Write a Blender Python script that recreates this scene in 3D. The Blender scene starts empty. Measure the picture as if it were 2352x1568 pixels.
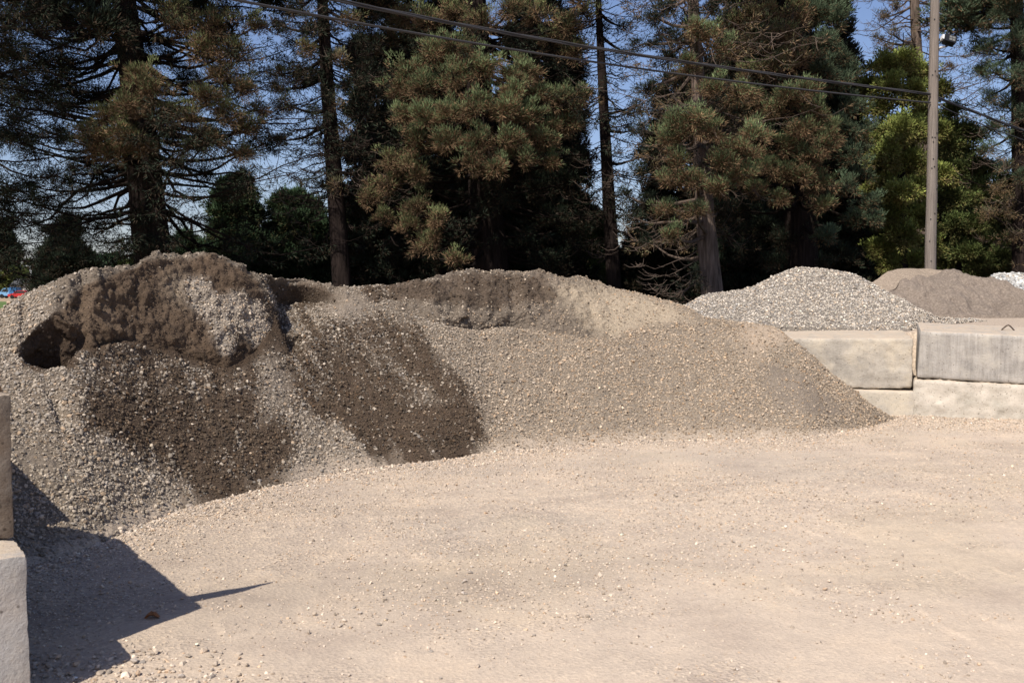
import bpy, math, random
import numpy as np
from mathutils import Vector, Matrix
R = math.radians
C = bpy.context.scene.collection
S = bpy.context.scene

# ---------------------------------------------------------------- camera, sky, sun, exposure
EYE = 1.64
PITCH = R(3.02)
cam = bpy.data.cameras.new('camera'); camo = bpy.data.objects.new('camera', cam); C.objects.link(camo)
camo.location = (0, 0, EYE); camo.rotation_euler = (R(90) - PITCH, 0, 0)
cam.lens = 35.0; cam.sensor_width = 36.0; cam.clip_end = 8000; cam.clip_start = 0.05
cam.dof.use_dof = True; cam.dof.focus_distance = 10.0; cam.dof.aperture_fstop = 5.6
S.camera = camo
SUN_EL = R(49); SUN_H = (0.49, 0.87)
w = bpy.data.worlds.new('World'); S.world = w; w.use_nodes = True
nt = w.node_tree; bg = nt.nodes['Background']
sky = nt.nodes.new('ShaderNodeTexSky'); sky.sky_type = 'NISHITA'; sky.sun_disc = False
sky.sun_elevation = SUN_EL; sky.sun_rotation = math.atan2(-SUN_H[0], -SUN_H[1])
sky.air_density = 1.0; sky.dust_density = 0.9; sky.ozone_density = 4.0
mxs = nt.nodes.new('ShaderNodeMix'); mxs.data_type = 'RGBA'; mxs.blend_type = 'MULTIPLY'; mxs.inputs[0].default_value = 1; mxs.inputs[7].default_value = (1.06, .96, 1.03, 1)
nt.links.new(sky.outputs[0], mxs.inputs[6]); nt.links.new(mxs.outputs[2], bg.inputs[0]); bg.inputs[1].default_value = 0.088
sl = bpy.data.lights.new('sun', 'SUN'); sl.energy = 4.6; sl.angle = R(0.5); sl.color = (1.0, 0.94, 0.85)
so = bpy.data.objects.new('sun', sl); C.objects.link(so)
sd = Vector((SUN_H[0] * math.cos(SUN_EL), SUN_H[1] * math.cos(SUN_EL), -math.sin(SUN_EL)))
so.rotation_euler = sd.to_track_quat('-Z', 'Y').to_euler(); so.location = (-20, -30, 40)
S.view_settings.view_transform = 'Standard'; S.view_settings.look = 'None'
S.view_settings.exposure = 0.42; S.view_settings.gamma = 1.0
S.render.engine = 'CYCLES'
S.cycles.max_bounces = 5; S.cycles.diffuse_bounces = 3; S.cycles.glossy_bounces = 1
S.cycles.use_denoising = True

# ---------------------------------------------------------------- survey: sight lines from where the photograph was taken
F = 2352 * 35 / 36.0
def sight(u, v):
    a = (np.asarray(u, float) - 1176) / F; b = (np.asarray(v, float) - 784) / F
    y = math.cos(PITCH) - b * math.sin(PITCH); z = -math.sin(PITCH) - b * math.cos(PITCH)
    return a / y, z / y
def pt(u, v, Y):
    rx, rz = sight(u, v)
    return np.stack([rx * Y, np.ones_like(rx) * Y, EYE + rz * Y], -1)

# ---------------------------------------------------------------- helpers
def sstep(a, b, x):
    t = np.clip((x - a) / (b - a + 1e-12), 0, 1); return t * t * (3 - 2 * t)
def _hash(ix, iy, iz, seed):
    h = (ix * 374761393 + iy * 668265263 + iz * 2147483647 + seed * 1274126177) & 0xFFFFFFFF
    h = ((h ^ (h >> 13)) * 1274126177) & 0xFFFFFFFF
    h = (h ^ (h >> 16)) & 0xFFFFFFFF
    return h.astype(np.float64) / 4294967295.0
def vnoise(p, s, seed=0):
    q = np.asarray(p, float) / s
    i = np.floor(q).astype(np.int64); f = q - i; f = f * f * (3 - 2 * f)
    o = 0
    for dx in (0, 1):
        wx = f[..., 0] if dx else 1 - f[..., 0]
        for dy in (0, 1):
            wy = f[..., 1] if dy else 1 - f[..., 1]
            for dz in (0, 1):
                wz = f[..., 2] if dz else 1 - f[..., 2]
                o = o + wx * wy * wz * _hash(i[..., 0] + dx, i[..., 1] + dy, i[..., 2] + dz, seed)
    return o * 2 - 1
def fbm(p, s, o=4, seed=0, g=0.5):
    r = 0; a = 1; n = 0
    for k in range(o):
        r = r + a * vnoise(p, s, seed + 17 * k); n += a; a *= g; s = s / 2.03
    return r / n
def p3(x, y, z=None):
    return np.stack([x, y, np.zeros_like(x) if z is None else z], -1)

def tag(o, label=None, cat=None, group=None, kind=None):
    if label: o['label'] = label
    if cat: o['category'] = cat
    if group: o['group'] = group
    if kind: o['kind'] = kind
    return o
def empty(name, loc, label, cat, group=None):
    o = bpy.data.objects.new(name, None); C.objects.link(o); o.location = loc; o.empty_display_size = .2
    return tag(o, label, cat, group)
def mesh(name, V, Fc, mat, parent=None, col=None, smooth=False, attrs=None):
    """V (n,3) world coordinates, Fc: array (m,k) or a list of such arrays; col per face (m,3)"""
    V = np.asarray(V, np.float32)
    if parent is not None:
        V = V - np.array(parent.location, np.float32)
        q = parent
        while q.parent is not None:
            q = q.parent; V = V - np.array(q.location, np.float32)
    Fl = Fc if isinstance(Fc, list) else [Fc]
    Fl = [np.asarray(f, np.int32) for f in Fl if len(f)]
    me = bpy.data.meshes.new(name)
    nl = sum(f.size for f in Fl); nf = sum(len(f) for f in Fl)
    me.vertices.add(len(V)); me.vertices.foreach_set('co', V.ravel())
    me.loops.add(nl); me.loops.foreach_set('vertex_index', np.concatenate([f.ravel() for f in Fl]))
    me.polygons.add(nf)
    tot = np.concatenate([np.full(len(f), f.shape[1]) for f in Fl])
    st = np.concatenate([[0], np.cumsum(tot)[:-1]])
    me.polygons.foreach_set('loop_start', st.astype(np.int32))
    if smooth: me.polygons.foreach_set('use_smooth', np.ones(nf, bool))
    else: me.polygons.foreach_set('use_smooth', np.zeros(nf, bool))
    me.update(calc_edges=True)
    if col is not None:
        dom = 'FACE' if len(col) == nf else 'POINT'
        a = me.attributes.new('tint', 'FLOAT_COLOR', dom)
        c4 = np.ones((len(col), 4), np.float32); c4[:, :3] = col
        a.data.foreach_set('color', c4.ravel())
    for k, v in (attrs or {}).items():
        a = me.attributes.new(k, 'FLOAT', 'POINT'); a.data.foreach_set('value', np.asarray(v, np.float32))
    for m in (mat if isinstance(mat, list) else [mat]): me.materials.append(m)
    o = bpy.data.objects.new(name, me); C.objects.link(o)
    if parent is not None: o.parent = parent
    return o
def grid_faces(nu, nv, off=0):
    i = np.arange(nu - 1)[:, None] * nv + np.arange(nv - 1)[None, :]
    i = i.ravel() + off
    return np.stack([i, i + nv, i + nv + 1, i + 1], -1)
def tubes(P, Rr, k=6, cap=False):
    """P (n,m,3) polylines, Rr (n,m) radii -> verts, quads"""
    P = np.asarray(P, float); n, m, _ = P.shape
    T = np.gradient(P, axis=1); T /= np.linalg.norm(T, axis=-1, keepdims=True) + 1e-9
    up = np.where(np.abs(T[..., 2:3]) > .9, np.array([1., 0, 0]), np.array([0, 0, 1.]))
    A = np.cross(T, up); A /= np.linalg.norm(A, axis=-1, keepdims=True) + 1e-9
    B = np.cross(T, A)
    th = np.arange(k) / k * 2 * math.pi
    V = P[:, :, None, :] + Rr[:, :, None, None] * (A[:, :, None, :] * np.cos(th)[:, None] + B[:, :, None, :] * np.sin(th)[:, None])
    base = (np.arange(n) * m * k)[:, None, None] + (np.arange(m - 1) * k)[None, :, None] + np.arange(k)[None, None, :]
    nxt = (np.arange(n) * m * k)[:, None, None] + (np.arange(m - 1) * k)[None, :, None] + ((np.arange(k) + 1) % k)[None, None, :]
    Fq = np.stack([base, nxt, nxt + k, base + k], -1).reshape(-1, 4)
    return V.reshape(-1, 3), Fq
class MB:
    def __init__(s): s.V = []; s.F = {}; s.n = 0
    def add(s, V, Fq):
        V = np.asarray(V, float).reshape(-1, 3); Fq = np.asarray(Fq)
        s.F.setdefault(Fq.shape[1], []).append(Fq + s.n); s.V.append(V); s.n += len(V)
    def box(s, c, d, rz=0, M=None):
        v = np.array([[x, y, z] for x in (-.5, .5) for y in (-.5, .5) for z in (-.5, .5)]) * np.array(d)
        if M is not None: v = v @ np.array(M).T
        cc, ss = math.cos(rz), math.sin(rz)
        v = v @ np.array([[cc, ss, 0], [-ss, cc, 0], [0, 0, 1]]) + np.array(c)
        s.add(v, [[0, 1, 3, 2], [4, 6, 7, 5], [0, 4, 5, 1], [2, 3, 7, 6], [0, 2, 6, 4], [1, 5, 7, 3]])
    def prism(s, poly, c, width, rz=0):
        """side outline poly [(a,z)] along local x, extruded by width across"""
        n = len(poly)
        v = np.array([[a, sgn * width / 2, z] for sgn in (-1, 1) for a, z in poly])
        cc, ss = math.cos(rz), math.sin(rz)
        v = v @ np.array([[cc, ss, 0], [-ss, cc, 0], [0, 0, 1]]) + np.array(c)
        q = [[i, (i + 1) % n, (i + 1) % n + n, i + n] for i in range(n)]
        s.add(v, q)
        s.F.setdefault(n, []).append(np.array([list(range(n))[::-1], [i + n for i in range(n)]]) + s.n - 2 * n)
    def tube(s, P, Rr, k=8):
        V, Fq = tubes(np.array([P]), np.array([Rr]), k)
        n0 = s.n; s.add(V, Fq)
        m = len(P)
        s.F.setdefault(k, []).append(np.array([list(range(k))[::-1], [(m - 1) * k + i for i in range(k)]]) + n0)
    def build(s, name, mat, parent=None, **kw):
        return mesh(name, np.concatenate(s.V), [np.concatenate(v) for v in s.F.values()], mat, parent, **kw)

# ---------------------------------------------------------------- materials
def mat_new(name, rough=.9, spec=.2):
    m = bpy.data.materials.new(name); m.use_nodes = True
    b = m.node_tree.nodes['Principled BSDF']; b.inputs['Roughness'].default_value = rough
    b.inputs['Specular IOR Level'].default_value = spec
    return m, m.node_tree.nodes, m.node_tree.links, b
def N(nodes, t, **kw):
    n = nodes.new(t)
    for k, v in kw.items():
        if k in n.inputs: n.inputs[k].default_value = v
        else: setattr(n, k, v)
    return n
def tex(nodes, links, scale, detail=4, rough=.6, coord=None, kind='ShaderNodeTexNoise'):
    n = nodes.new(kind); n.inputs['Scale'].default_value = scale
    if kind == 'ShaderNodeTexNoise': n.inputs['Detail'].default_value = detail; n.inputs['Roughness'].default_value = rough
    if coord is not None: links.new(coord, n.inputs['Vector'])
    return n
def ramp(nodes, links, src, stops):
    r = nodes.new('ShaderNodeValToRGB'); e = r.color_ramp.elements
    while len(e) > 1: e.remove(e[-1])
    e[0].position = stops[0][0]; e[0].color = (*stops[0][1], 1)
    for p, c in stops[1:]:
        q = e.new(p); q.color = (*c, 1)
    links.new(src, r.inputs[0]); return r
def mixc(nodes, links, a, b, fac, mode='MIX'):
    m = nodes.new('ShaderNodeMix'); m.data_type = 'RGBA'; m.blend_type = mode
    for s, i in ((a, 6), (b, 7)):
        if isinstance(s, (tuple, list)): m.inputs[i].default_value = (*s, 1)
        else: links.new(s, m.inputs[i])
    if isinstance(fac, (int, float)): m.inputs[0].default_value = fac
    else: links.new(fac, m.inputs[0])
    return m.outputs[2]
def bump(nodes, links, h, strength, dist, prev=None):
    b = nodes.new('ShaderNodeBump'); b.inputs['Strength'].default_value = strength; b.inputs['Distance'].default_value = dist
    links.new(h, b.inputs['Height'])
    if prev is not None: links.new(prev, b.inputs['Normal'])
    return b.outputs[0]

def m_tint(name, rough=.9, spec=.15, nscale=60., amt=.35, bscale=0, bd=.003):
    m, n, l, b = mat_new(name, rough, spec)
    a = N(n, 'ShaderNodeAttribute', attribute_name='tint')
    co = n.new('ShaderNodeTexCoord')
    t = tex(n, l, nscale, 3, .6, co.outputs['Object'])
    r = ramp(n, l, t.outputs[0], [(.25, (1 - amt,) * 3), (.75, (1 + amt,) * 3)])
    l.new(mixc(n, l, a.outputs[0], r.outputs[0], 1.0, 'MULTIPLY'), b.inputs['Base Color'])
    if bscale:
        t2 = tex(n, l, bscale, 4, .65, co.outputs['Object'])
        l.new(bump(n, l, t2.outputs[0], .9, bd), b.inputs['Normal'])
    return m
M_STONE = m_tint('crushed_stone', .85, .25, 45., .22)
M_FOL = m_tint('foliage', .75, .12, 3.0, .12)
# pile surface : fines with grit
def m_fines(name, gs=55., bd=.012):
    m, n, l, b = mat_new(name, .95, .1)
    a = N(n, 'ShaderNodeAttribute', attribute_name='tint')
    co = n.new('ShaderNodeTexCoord')
    t1 = tex(n, l, gs, 5, .75, co.outputs['Object'])
    t2 = tex(n, l, gs * .7, 2, .5, co.outputs['Object'], 'ShaderNodeTexVoronoi')
    r = ramp(n, l, t1.outputs[0], [(.3, (.62, .6, .58)), (.5, (.95, .95, .95)), (.68, (1.45, 1.45, 1.45))])
    l.new(mixc(n, l, a.outputs[0], r.outputs[0], 1.0, 'MULTIPLY'), b.inputs['Base Color'])
    nb = bump(n, l, t2.outputs['Distance'], .5, bd)
    l.new(bump(n, l, t1.outputs[0], .8, bd, nb), b.inputs['Normal'])
    return m
M_FINES = m_fines('gravel_fines')
M_SAND = m_fines('sand_grain', 30., .008)
# ground
def m_ground():
    m, n, l, b = mat_new('packed_dirt', .95, .1)
    a = N(n, 'ShaderNodeAttribute', attribute_name='tint')
    g = N(n, 'ShaderNodeAttribute', attribute_name='grit')
    co = n.new('ShaderNodeTexCoord'); O = co.outputs['Object']
    big = tex(n, l, 1.6, 5, .6, O)
    r1 = ramp(n, l, big.outputs[0], [(.32, (.86, .85, .86)), (.5, (1, 1, 1)), (.68, (1.1, 1.08, 1.05))])
    mp = n.new('ShaderNodeMapping'); mp.inputs['Scale'].default_value = (1.2, 5, 1); mp.inputs['Rotation'].default_value = (0, 0, R(-14)); l.new(O, mp.inputs[0])
    st = tex(n, l, 1.5, 6, .65, mp.outputs[0])
    r2 = ramp(n, l, st.outputs[0], [(.3, (.96, .96, .96)), (.55, (1, 1, 1)), (.75, (1.03, 1.03, 1.02))])
    fine = tex(n, l, 70, 5, .75, O)
    r3 = ramp(n, l, fine.outputs[0], [(.28, (.6, .58, .56)), (.42, (.93, .93, .93)), (.6, (1.03, 1.03, 1.03)), (.72, (1.3, 1.3, 1.28))])
    gr = tex(n, l, 48, 2, .5, O, 'ShaderNodeTexVoronoi')
    r4 = ramp(n, l, gr.outputs['Color'], [(.2, (.80, .80, .81)), (.6, (1.0, 1.0, 1.0)), (.9, (1.18, 1.16, 1.1))])
    c = mixc(n, l, a.outputs[0], r1.outputs[0], 1.0, 'MULTIPLY')
    c = mixc(n, l, c, r2.outputs[0], 1.0, 'MULTIPLY')
    c = mixc(n, l, c, r3.outputs[0], .75, 'MULTIPLY')
    c2 = mixc(n, l, c, r4.outputs[0], 1.0, 'MULTIPLY')
    c = mixc(n, l, c, c2, g.outputs['Fac'])
    l.new(c, b.inputs['Base Color'])
    nb = bump(n, l, fine.outputs[0], .55, .010)
    mm = N(n, 'ShaderNodeMath', operation='MULTIPLY'); l.new(gr.outputs['Distance'], mm.inputs[0]); l.new(g.outputs['Fac'], mm.inputs[1])
    l.new(bump(n, l, mm.outputs[0], .7, .012, nb), b.inputs['Normal'])
    return m
M_GROUND = m_ground()
def m_concrete(name, base, dark, streak=.5, pit=.5, stain=(.30, .24, .17)):
    m, n, l, b = mat_new(name, .9, .2)
    co = n.new('ShaderNodeTexCoord'); O = co.outputs['Object']
    t = tex(n, l, 3.5, 6, .65, O)
    c = ramp(n, l, t.outputs[0], [(.30, tuple(x * .92 for x in dark)), (.44, tuple((x + y) / 2 for x, y in zip(dark, base))), (.56, base), (.72, tuple(min(.75, x * 1.18) for x in base))]).outputs[0]
    mp = n.new('ShaderNodeMapping'); mp.inputs['Scale'].default_value = (14, 14, .9); l.new(O, mp.inputs[0])
    s = tex(n, l, 1.6, 4, .7, mp.outputs[0])
    rs = ramp(n, l, s.outputs[0], [(.35, (.72, .71, .70)), (.6, (1.05, 1.05, 1.05))])
    c = mixc(n, l, c, rs.outputs[0], streak, 'MULTIPLY')
    t3 = tex(n, l, 2.1, 5, .7, O); r3 = ramp(n, l, t3.outputs[0], [(.48, (0, 0, 0)), (.68, (1, 1, 1))])
    c = mixc(n, l, c, stain, r3.outputs[0]) if stain else c
    v = tex(n, l, 42, 3, .6, O); rv = ramp(n, l, v.outputs[0], [(.3, (.45, .43, .4)), (.4, (1, 1, 1))])
    c = mixc(n, l, c, rv.outputs[0], pit, 'MULTIPLY')
    gm = n.new('ShaderNodeNewGeometry'); sx = n.new('ShaderNodeSeparateXYZ'); l.new(gm.outputs['Normal'], sx.inputs[0])
    mr = N(n, 'ShaderNodeMapRange'); l.new(sx.outputs['Z'], mr.inputs['Value']); mr.inputs['From Min'].default_value = .6; mr.inputs['From Max'].default_value = .9
    tn = tex(n, l, 9, 5, .7, O); rn = ramp(n, l, tn.outputs[0], [(.36, (.25,) * 3), (.55, (1, 1, 1))]); dm = N(n, 'ShaderNodeMath', operation='MULTIPLY'); l.new(mr.outputs[0], dm.inputs[0]); l.new(rn.outputs[0], dm.inputs[1])
    c = mixc(n, l, c, (.46, .375, .285), dm.outputs[0])
    vh = tex(n, l, 16, 2, .5, O, 'ShaderNodeTexVoronoi'); rh = ramp(n, l, vh.outputs['Distance'], [(.07, (.32, .30, .28)), (.13, (1, 1, 1))])
    c = mixc(n, l, c, rh.outputs[0], .8, 'MULTIPLY')
    l.new(c, b.inputs['Base Color'])
    f = tex(n, l, 110, 5, .7, O)
    nb = bump(n, l, f.outputs[0], .6, .006); l.new(bump(n, l, v.outputs[0], .5, .01, nb), b.inputs['Normal'])
    return m
M_CON_TAN = m_concrete('dusty_concrete', (.43, .385, .32), (.31, .28, .24), .35, .45, (.52, .45, .345))
M_CON_GREY = m_concrete('weathered_grey_concrete', (.40, .37, .33), (.29, .27, .245), .85, .25, (.46, .42, .355))
M_CON_PEB = m_concrete('pebbly_pale_concrete', (.50, .445, .37), (.38, .345, .285), .1, .9, None)
M_CON_DARK = m_concrete('grimy_concrete', (.175, .145, .118), (.11, .09, .073), .3, .7, (.13, .095, .068))
M_CON_NEAR = m_concrete('smooth_grey_concrete', (.36, .34, .32), (.30, .285, .265), .1, .25, (.38, .34, .30))
def m_simple(name, col, rough=.6, spec=.3, metal=0, var=0, vs=20, stretch=None, bd=0):
    m, n, l, b = mat_new(name, rough, spec); b.inputs['Metallic'].default_value = metal
    if var:
        co = n.new('ShaderNodeTexCoord'); O = co.outputs['Object']
        if stretch:
            mp = n.new('ShaderNodeMapping'); mp.inputs['Scale'].default_value = stretch; l.new(O, mp.inputs[0]); O = mp.outputs[0]
        t = tex(n, l, vs, 5, .65, O)
        r = ramp(n, l, t.outputs[0], [(.3, tuple(x * (1 - var) for x in col)), (.7, tuple(x * (1 + var) for x in col))])
        l.new(r.outputs[0], b.inputs['Base Color'])
        if bd: l.new(bump(n, l, t.outputs[0], .8, bd), b.inputs['Normal'])
    else: b.inputs['Base Color'].default_value = (*col, 1)
    return m
M_BARK_D = m_simple('sequoia_bark', (.022, .016, .014), .95, .05, 0, .6, 3.0, (5, 5, .5), .06)
M_BARK_L = m_simple('weathered_bark', (.125, .094, .075), .95, .05, 0, .6, 3.0, (5, 5, .5), .06)
M_TWIG = m_simple('dead_twig', (.10, .075, .06), .9, .05, 0, .3, 6)
M_LIMB = m_simple('dark_limb', (.018, .013, .011), .9, .05, 0, .4, 4)
M_POLE = m_simple('weathered_pole_wood', (.20, .168, .143), .9, .1, 0, .5, 3.0, (26, 26, .45), .02)
M_CABLE = m_simple('cable_sheath', (.045, .043, .045), .6, .3)
M_BLACK = m_simple('black_paint', (.012, .012, .013), .4, .4)
M_WHITE = m_simple('white_paint', (.6, .6, .6), .4, .4)
M_STEEL = m_simple('rusty_steel', (.09, .065, .05), .7, .4, .3, .3, 30)
M_LENS = m_simple('lamp_glass', (.16, .16, .15), .15, .5)
M_GALV = m_simple('galvanised_steel', (.45, .45, .45), .5, .4)
M_BLUE = m_simple('blue_paint', (.05, .16, .36), .35, .5)
M_BLUE_L = m_simple('pale_blue_paint', (.16, .33, .52), .35, .5)
M_RED = m_simple('red_paint', (.42, .02, .02), .25, .6)
M_GLASS = m_simple('dark_window_glass', (.02, .025, .03), .08, .6)
M_TYRE = m_simple('tyre_rubber', (.015, .015, .015), .8, .2)
M_ROOF = m_simple('grey_shingle', (.07, .07, .07), .9, .1, 0, .2, 3)
M_WALLH = m_simple('house_siding', (.35, .32, .29), .8, .1, 0, .1, 3)
M_WOOD = m_simple('raw_stake_wood', (.3, .2, .12), .9, .1, 0, .3, 8, (10, 10, 1))
M_LEAF = m_simple('dry_leaf', (.26, .11, .04), .7, .2, 0, .35, 40)

# ---------------------------------------------------------------- stones
_ph = (1 + 5 ** .5) / 2
ICO_V = np.array([(-1, _ph, 0), (1, _ph, 0), (-1, -_ph, 0), (1, -_ph, 0), (0, -1, _ph), (0, 1, _ph), (0, -1, -_ph), (0, 1, -_ph), (_ph, 0, -1), (_ph, 0, 1), (-_ph, 0, -1), (-_ph, 0, 1)]) / math.sqrt(1 + _ph * _ph)
ICO_F = np.array([(0, 11, 5), (0, 5, 1), (0, 1, 7), (0, 7, 10), (0, 10, 11), (1, 5, 9), (5, 11, 4), (11, 10, 2), (10, 7, 6), (7, 1, 8), (3, 9, 4), (3, 4, 2), (3, 2, 6), (3, 6, 8), (3, 8, 9), (4, 9, 5), (2, 4, 11), (6, 2, 10), (8, 6, 7), (9, 8, 1)])
CUB_V = np.array([[x, y, z] for x in (-1, 1) for y in (-1, 1) for z in (-1, 1)]) * .66
CUB_F = np.array([[0, 1, 3, 2], [4, 6, 7, 5], [0, 4, 5, 1], [2, 3, 7, 6], [0, 2, 6, 4], [1, 5, 7, 3]])
def rot_rand(n, rng, nrm):
    """frames with third axis near nrm"""
    z = nrm + rng.normal(0, .38, (n, 3)); z /= np.linalg.norm(z, axis=1, keepdims=True)
    a = rng.normal(0, 1, (n, 3)); x = a - (a * z).sum(1, keepdims=True) * z; x /= np.linalg.norm(x, axis=1, keepdims=True)
    y = np.cross(z, x)
    return np.stack([x, y, z], 1)
def stones(name, P, nrm, size, col, mat, parent, seed, near=None, bury=.12, label=None, top=False):
    rng = np.random.default_rng(seed); n = len(P)
    near = np.zeros(n, bool) if near is None else near
    Vs = []; Fs = []; Cs = []; off = 0
    for sel, BV, BF in ((near, ICO_V, ICO_F), (~near, CUB_V, CUB_F)):
        k = int(sel.sum())
        if not k: continue
        s = size[sel]
        sc = np.stack([np.ones(k), rng.uniform(.62, .95, k), rng.uniform(.42, .75, k)], 1) * s[:, None] * .5
        Q = BV[None] * (1 + rng.normal(0, .13, (k, len(BV), 1))) + rng.normal(0, .07, (k, len(BV), 3))
        Q = Q * sc[:, None, :]
        M = rot_rand(k, rng, nrm[sel])
        Q = np.einsum('nvi,nij->nvj', Q, M)
        ctr = P[sel] + nrm[sel] * (s * (rng.uniform(-.15, .35, k) - bury + .12))[:, None]
        Vs.append((Q + ctr[:, None]).reshape(-1, 3))
        Fs.append((BF[None] + (np.arange(k) * len(BV))[:, None, None]).reshape(-1, BF.shape[1]) + off); off += k * len(BV)
        Cs.append(np.repeat(col[sel], len(BF), 0))
    return mesh(name, np.concatenate(Vs), Fs, mat, parent, col=np.concatenate(Cs))
def stone_cols(n, rng, base=(.34, .30, .245), sp=.28):
    c = np.array(base)[None] * np.exp(rng.normal(0, sp, (n, 1)))
    t = rng.random(n)
    c = np.where((t < .13)[:, None], c * np.array([.82, .86, .93]), c)
    c = np.where((t > .90)[:, None], c * np.array([1.08, .96, .84]), c)
    c = np.where(((t > .80) & (t < .85))[:, None], c * 1.35, c)
    return np.clip(c, .02, .72)

def interp_line(pts, u):
    p = np.array(pts, float); return np.interp(u, p[:, 0], p[:, 1])
def smooth1(y, k):
    if k < 1: return y
    ker = np.hanning(2 * k + 3)[1:-1]; ker /= ker.sum()
    return np.convolve(np.pad(y, k + 0, mode='edge'), ker, 'valid') if len(ker) == 2 * k + 1 else y
def inpoly(u, v, poly):
    c = np.zeros(u.shape, bool); n = len(poly)
    for i in range(n):
        x1, y1 = poly[i]; x2, y2 = poly[(i + 1) % n]
        if y1 == y2: continue
        c ^= ((y1 > v) != (y2 > v)) & (u < (x2 - x1) * (v - y1) / (y2 - y1) + x1)
    return c

# ---------------------------------------------------------------- the big heap : lofted from surveyed profiles
FOOT = [(-420, 1480), (-200, 1400), (-60, 1345), (60, 1305), (190, 1268), (300, 1215), (430, 1168), (620, 1122), (750, 1092), (900, 1070), (1000, 1060), (1110, 1040), (1300, 1024), (1500, 1012), (1700, 1008), (1850, 1004), (1950, 990), (2030, 975), (2100, 968)]
TALUS = [(-420, 905), (-150, 850), (0, 798), (50, 832), (110, 848), (160, 850), (185, 815), (230, 802), (300, 798), (400, 812), (460, 832), (520, 848), (560, 826), (600, 795), (640, 712), (700, 702), (780, 705), (830, 700), (870, 712), (950, 730), (1010, 752), (1090, 765), (1150, 755), (1200, 757), (1260, 765), (1330, 778), (1390, 785), (1425, 768), (1480, 757), (1550, 750), (1600, 745), (1700, 757), (1800, 785), (1900, 862), (1960, 905), (2020, 950), (2060, 962), (2100, 966)]
CREST = [(-420, 860), (-200, 790), (-60, 738), (0, 708), (60, 668), (130, 640), (200, 617), (255, 608), (310, 600), (332, 588), (400, 578), (480, 582), (530, 595), (575, 620), (600, 632), (650, 636), (720, 648), (770, 658), (800, 662), (830, 662), (900, 650), (960, 636), (1040, 622), (1150, 620), (1230, 618), (1300, 630), (1350, 634), (1400, 650), (1480, 672), (1540, 690), (1580, 704), (1620, 722), (1700, 737), (1780, 752), (1810, 770), (1850, 800), (1900, 842), (1960, 892), (2010, 936), (2040, 955), (2100, 964)]
S_TAL = [(-420, 27), (0, 29), (120, 32), (300, 34), (620, 34), (1100, 34), (1400, 33), (1600, 33), (1800, 36), (2100, 36)]
S_SC1 = [(-420, 25), (0, 30), (40, 60), (60, 104), (90, 116), (140, 108), (185, 68), (215, 60), (250, 76), (330, 66), (380, 66), (500, 62), (560, 52), (600, 46), (700, 46), (800, 36), (900, 36), (985, 48), (1010, 80), (1180, 84), (1215, 52), (1380, 42), (1450, 32), (1700, 30), (2100, 30)]
S_SC2 = [(-420, 22), (0, 28), (60, 30), (110, 36), (170, 46), (300, 52), (560, 46), (620, 50), (760, 45), (850, 34), (1000, 40), (1250, 44), (1400, 34), (1600, 28), (2100, 28)]
NU = 900
US = np.linspace(-420, 2100, NU)
NSEG = (10, 150, 14, 90, 60, 16, 40)
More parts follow.
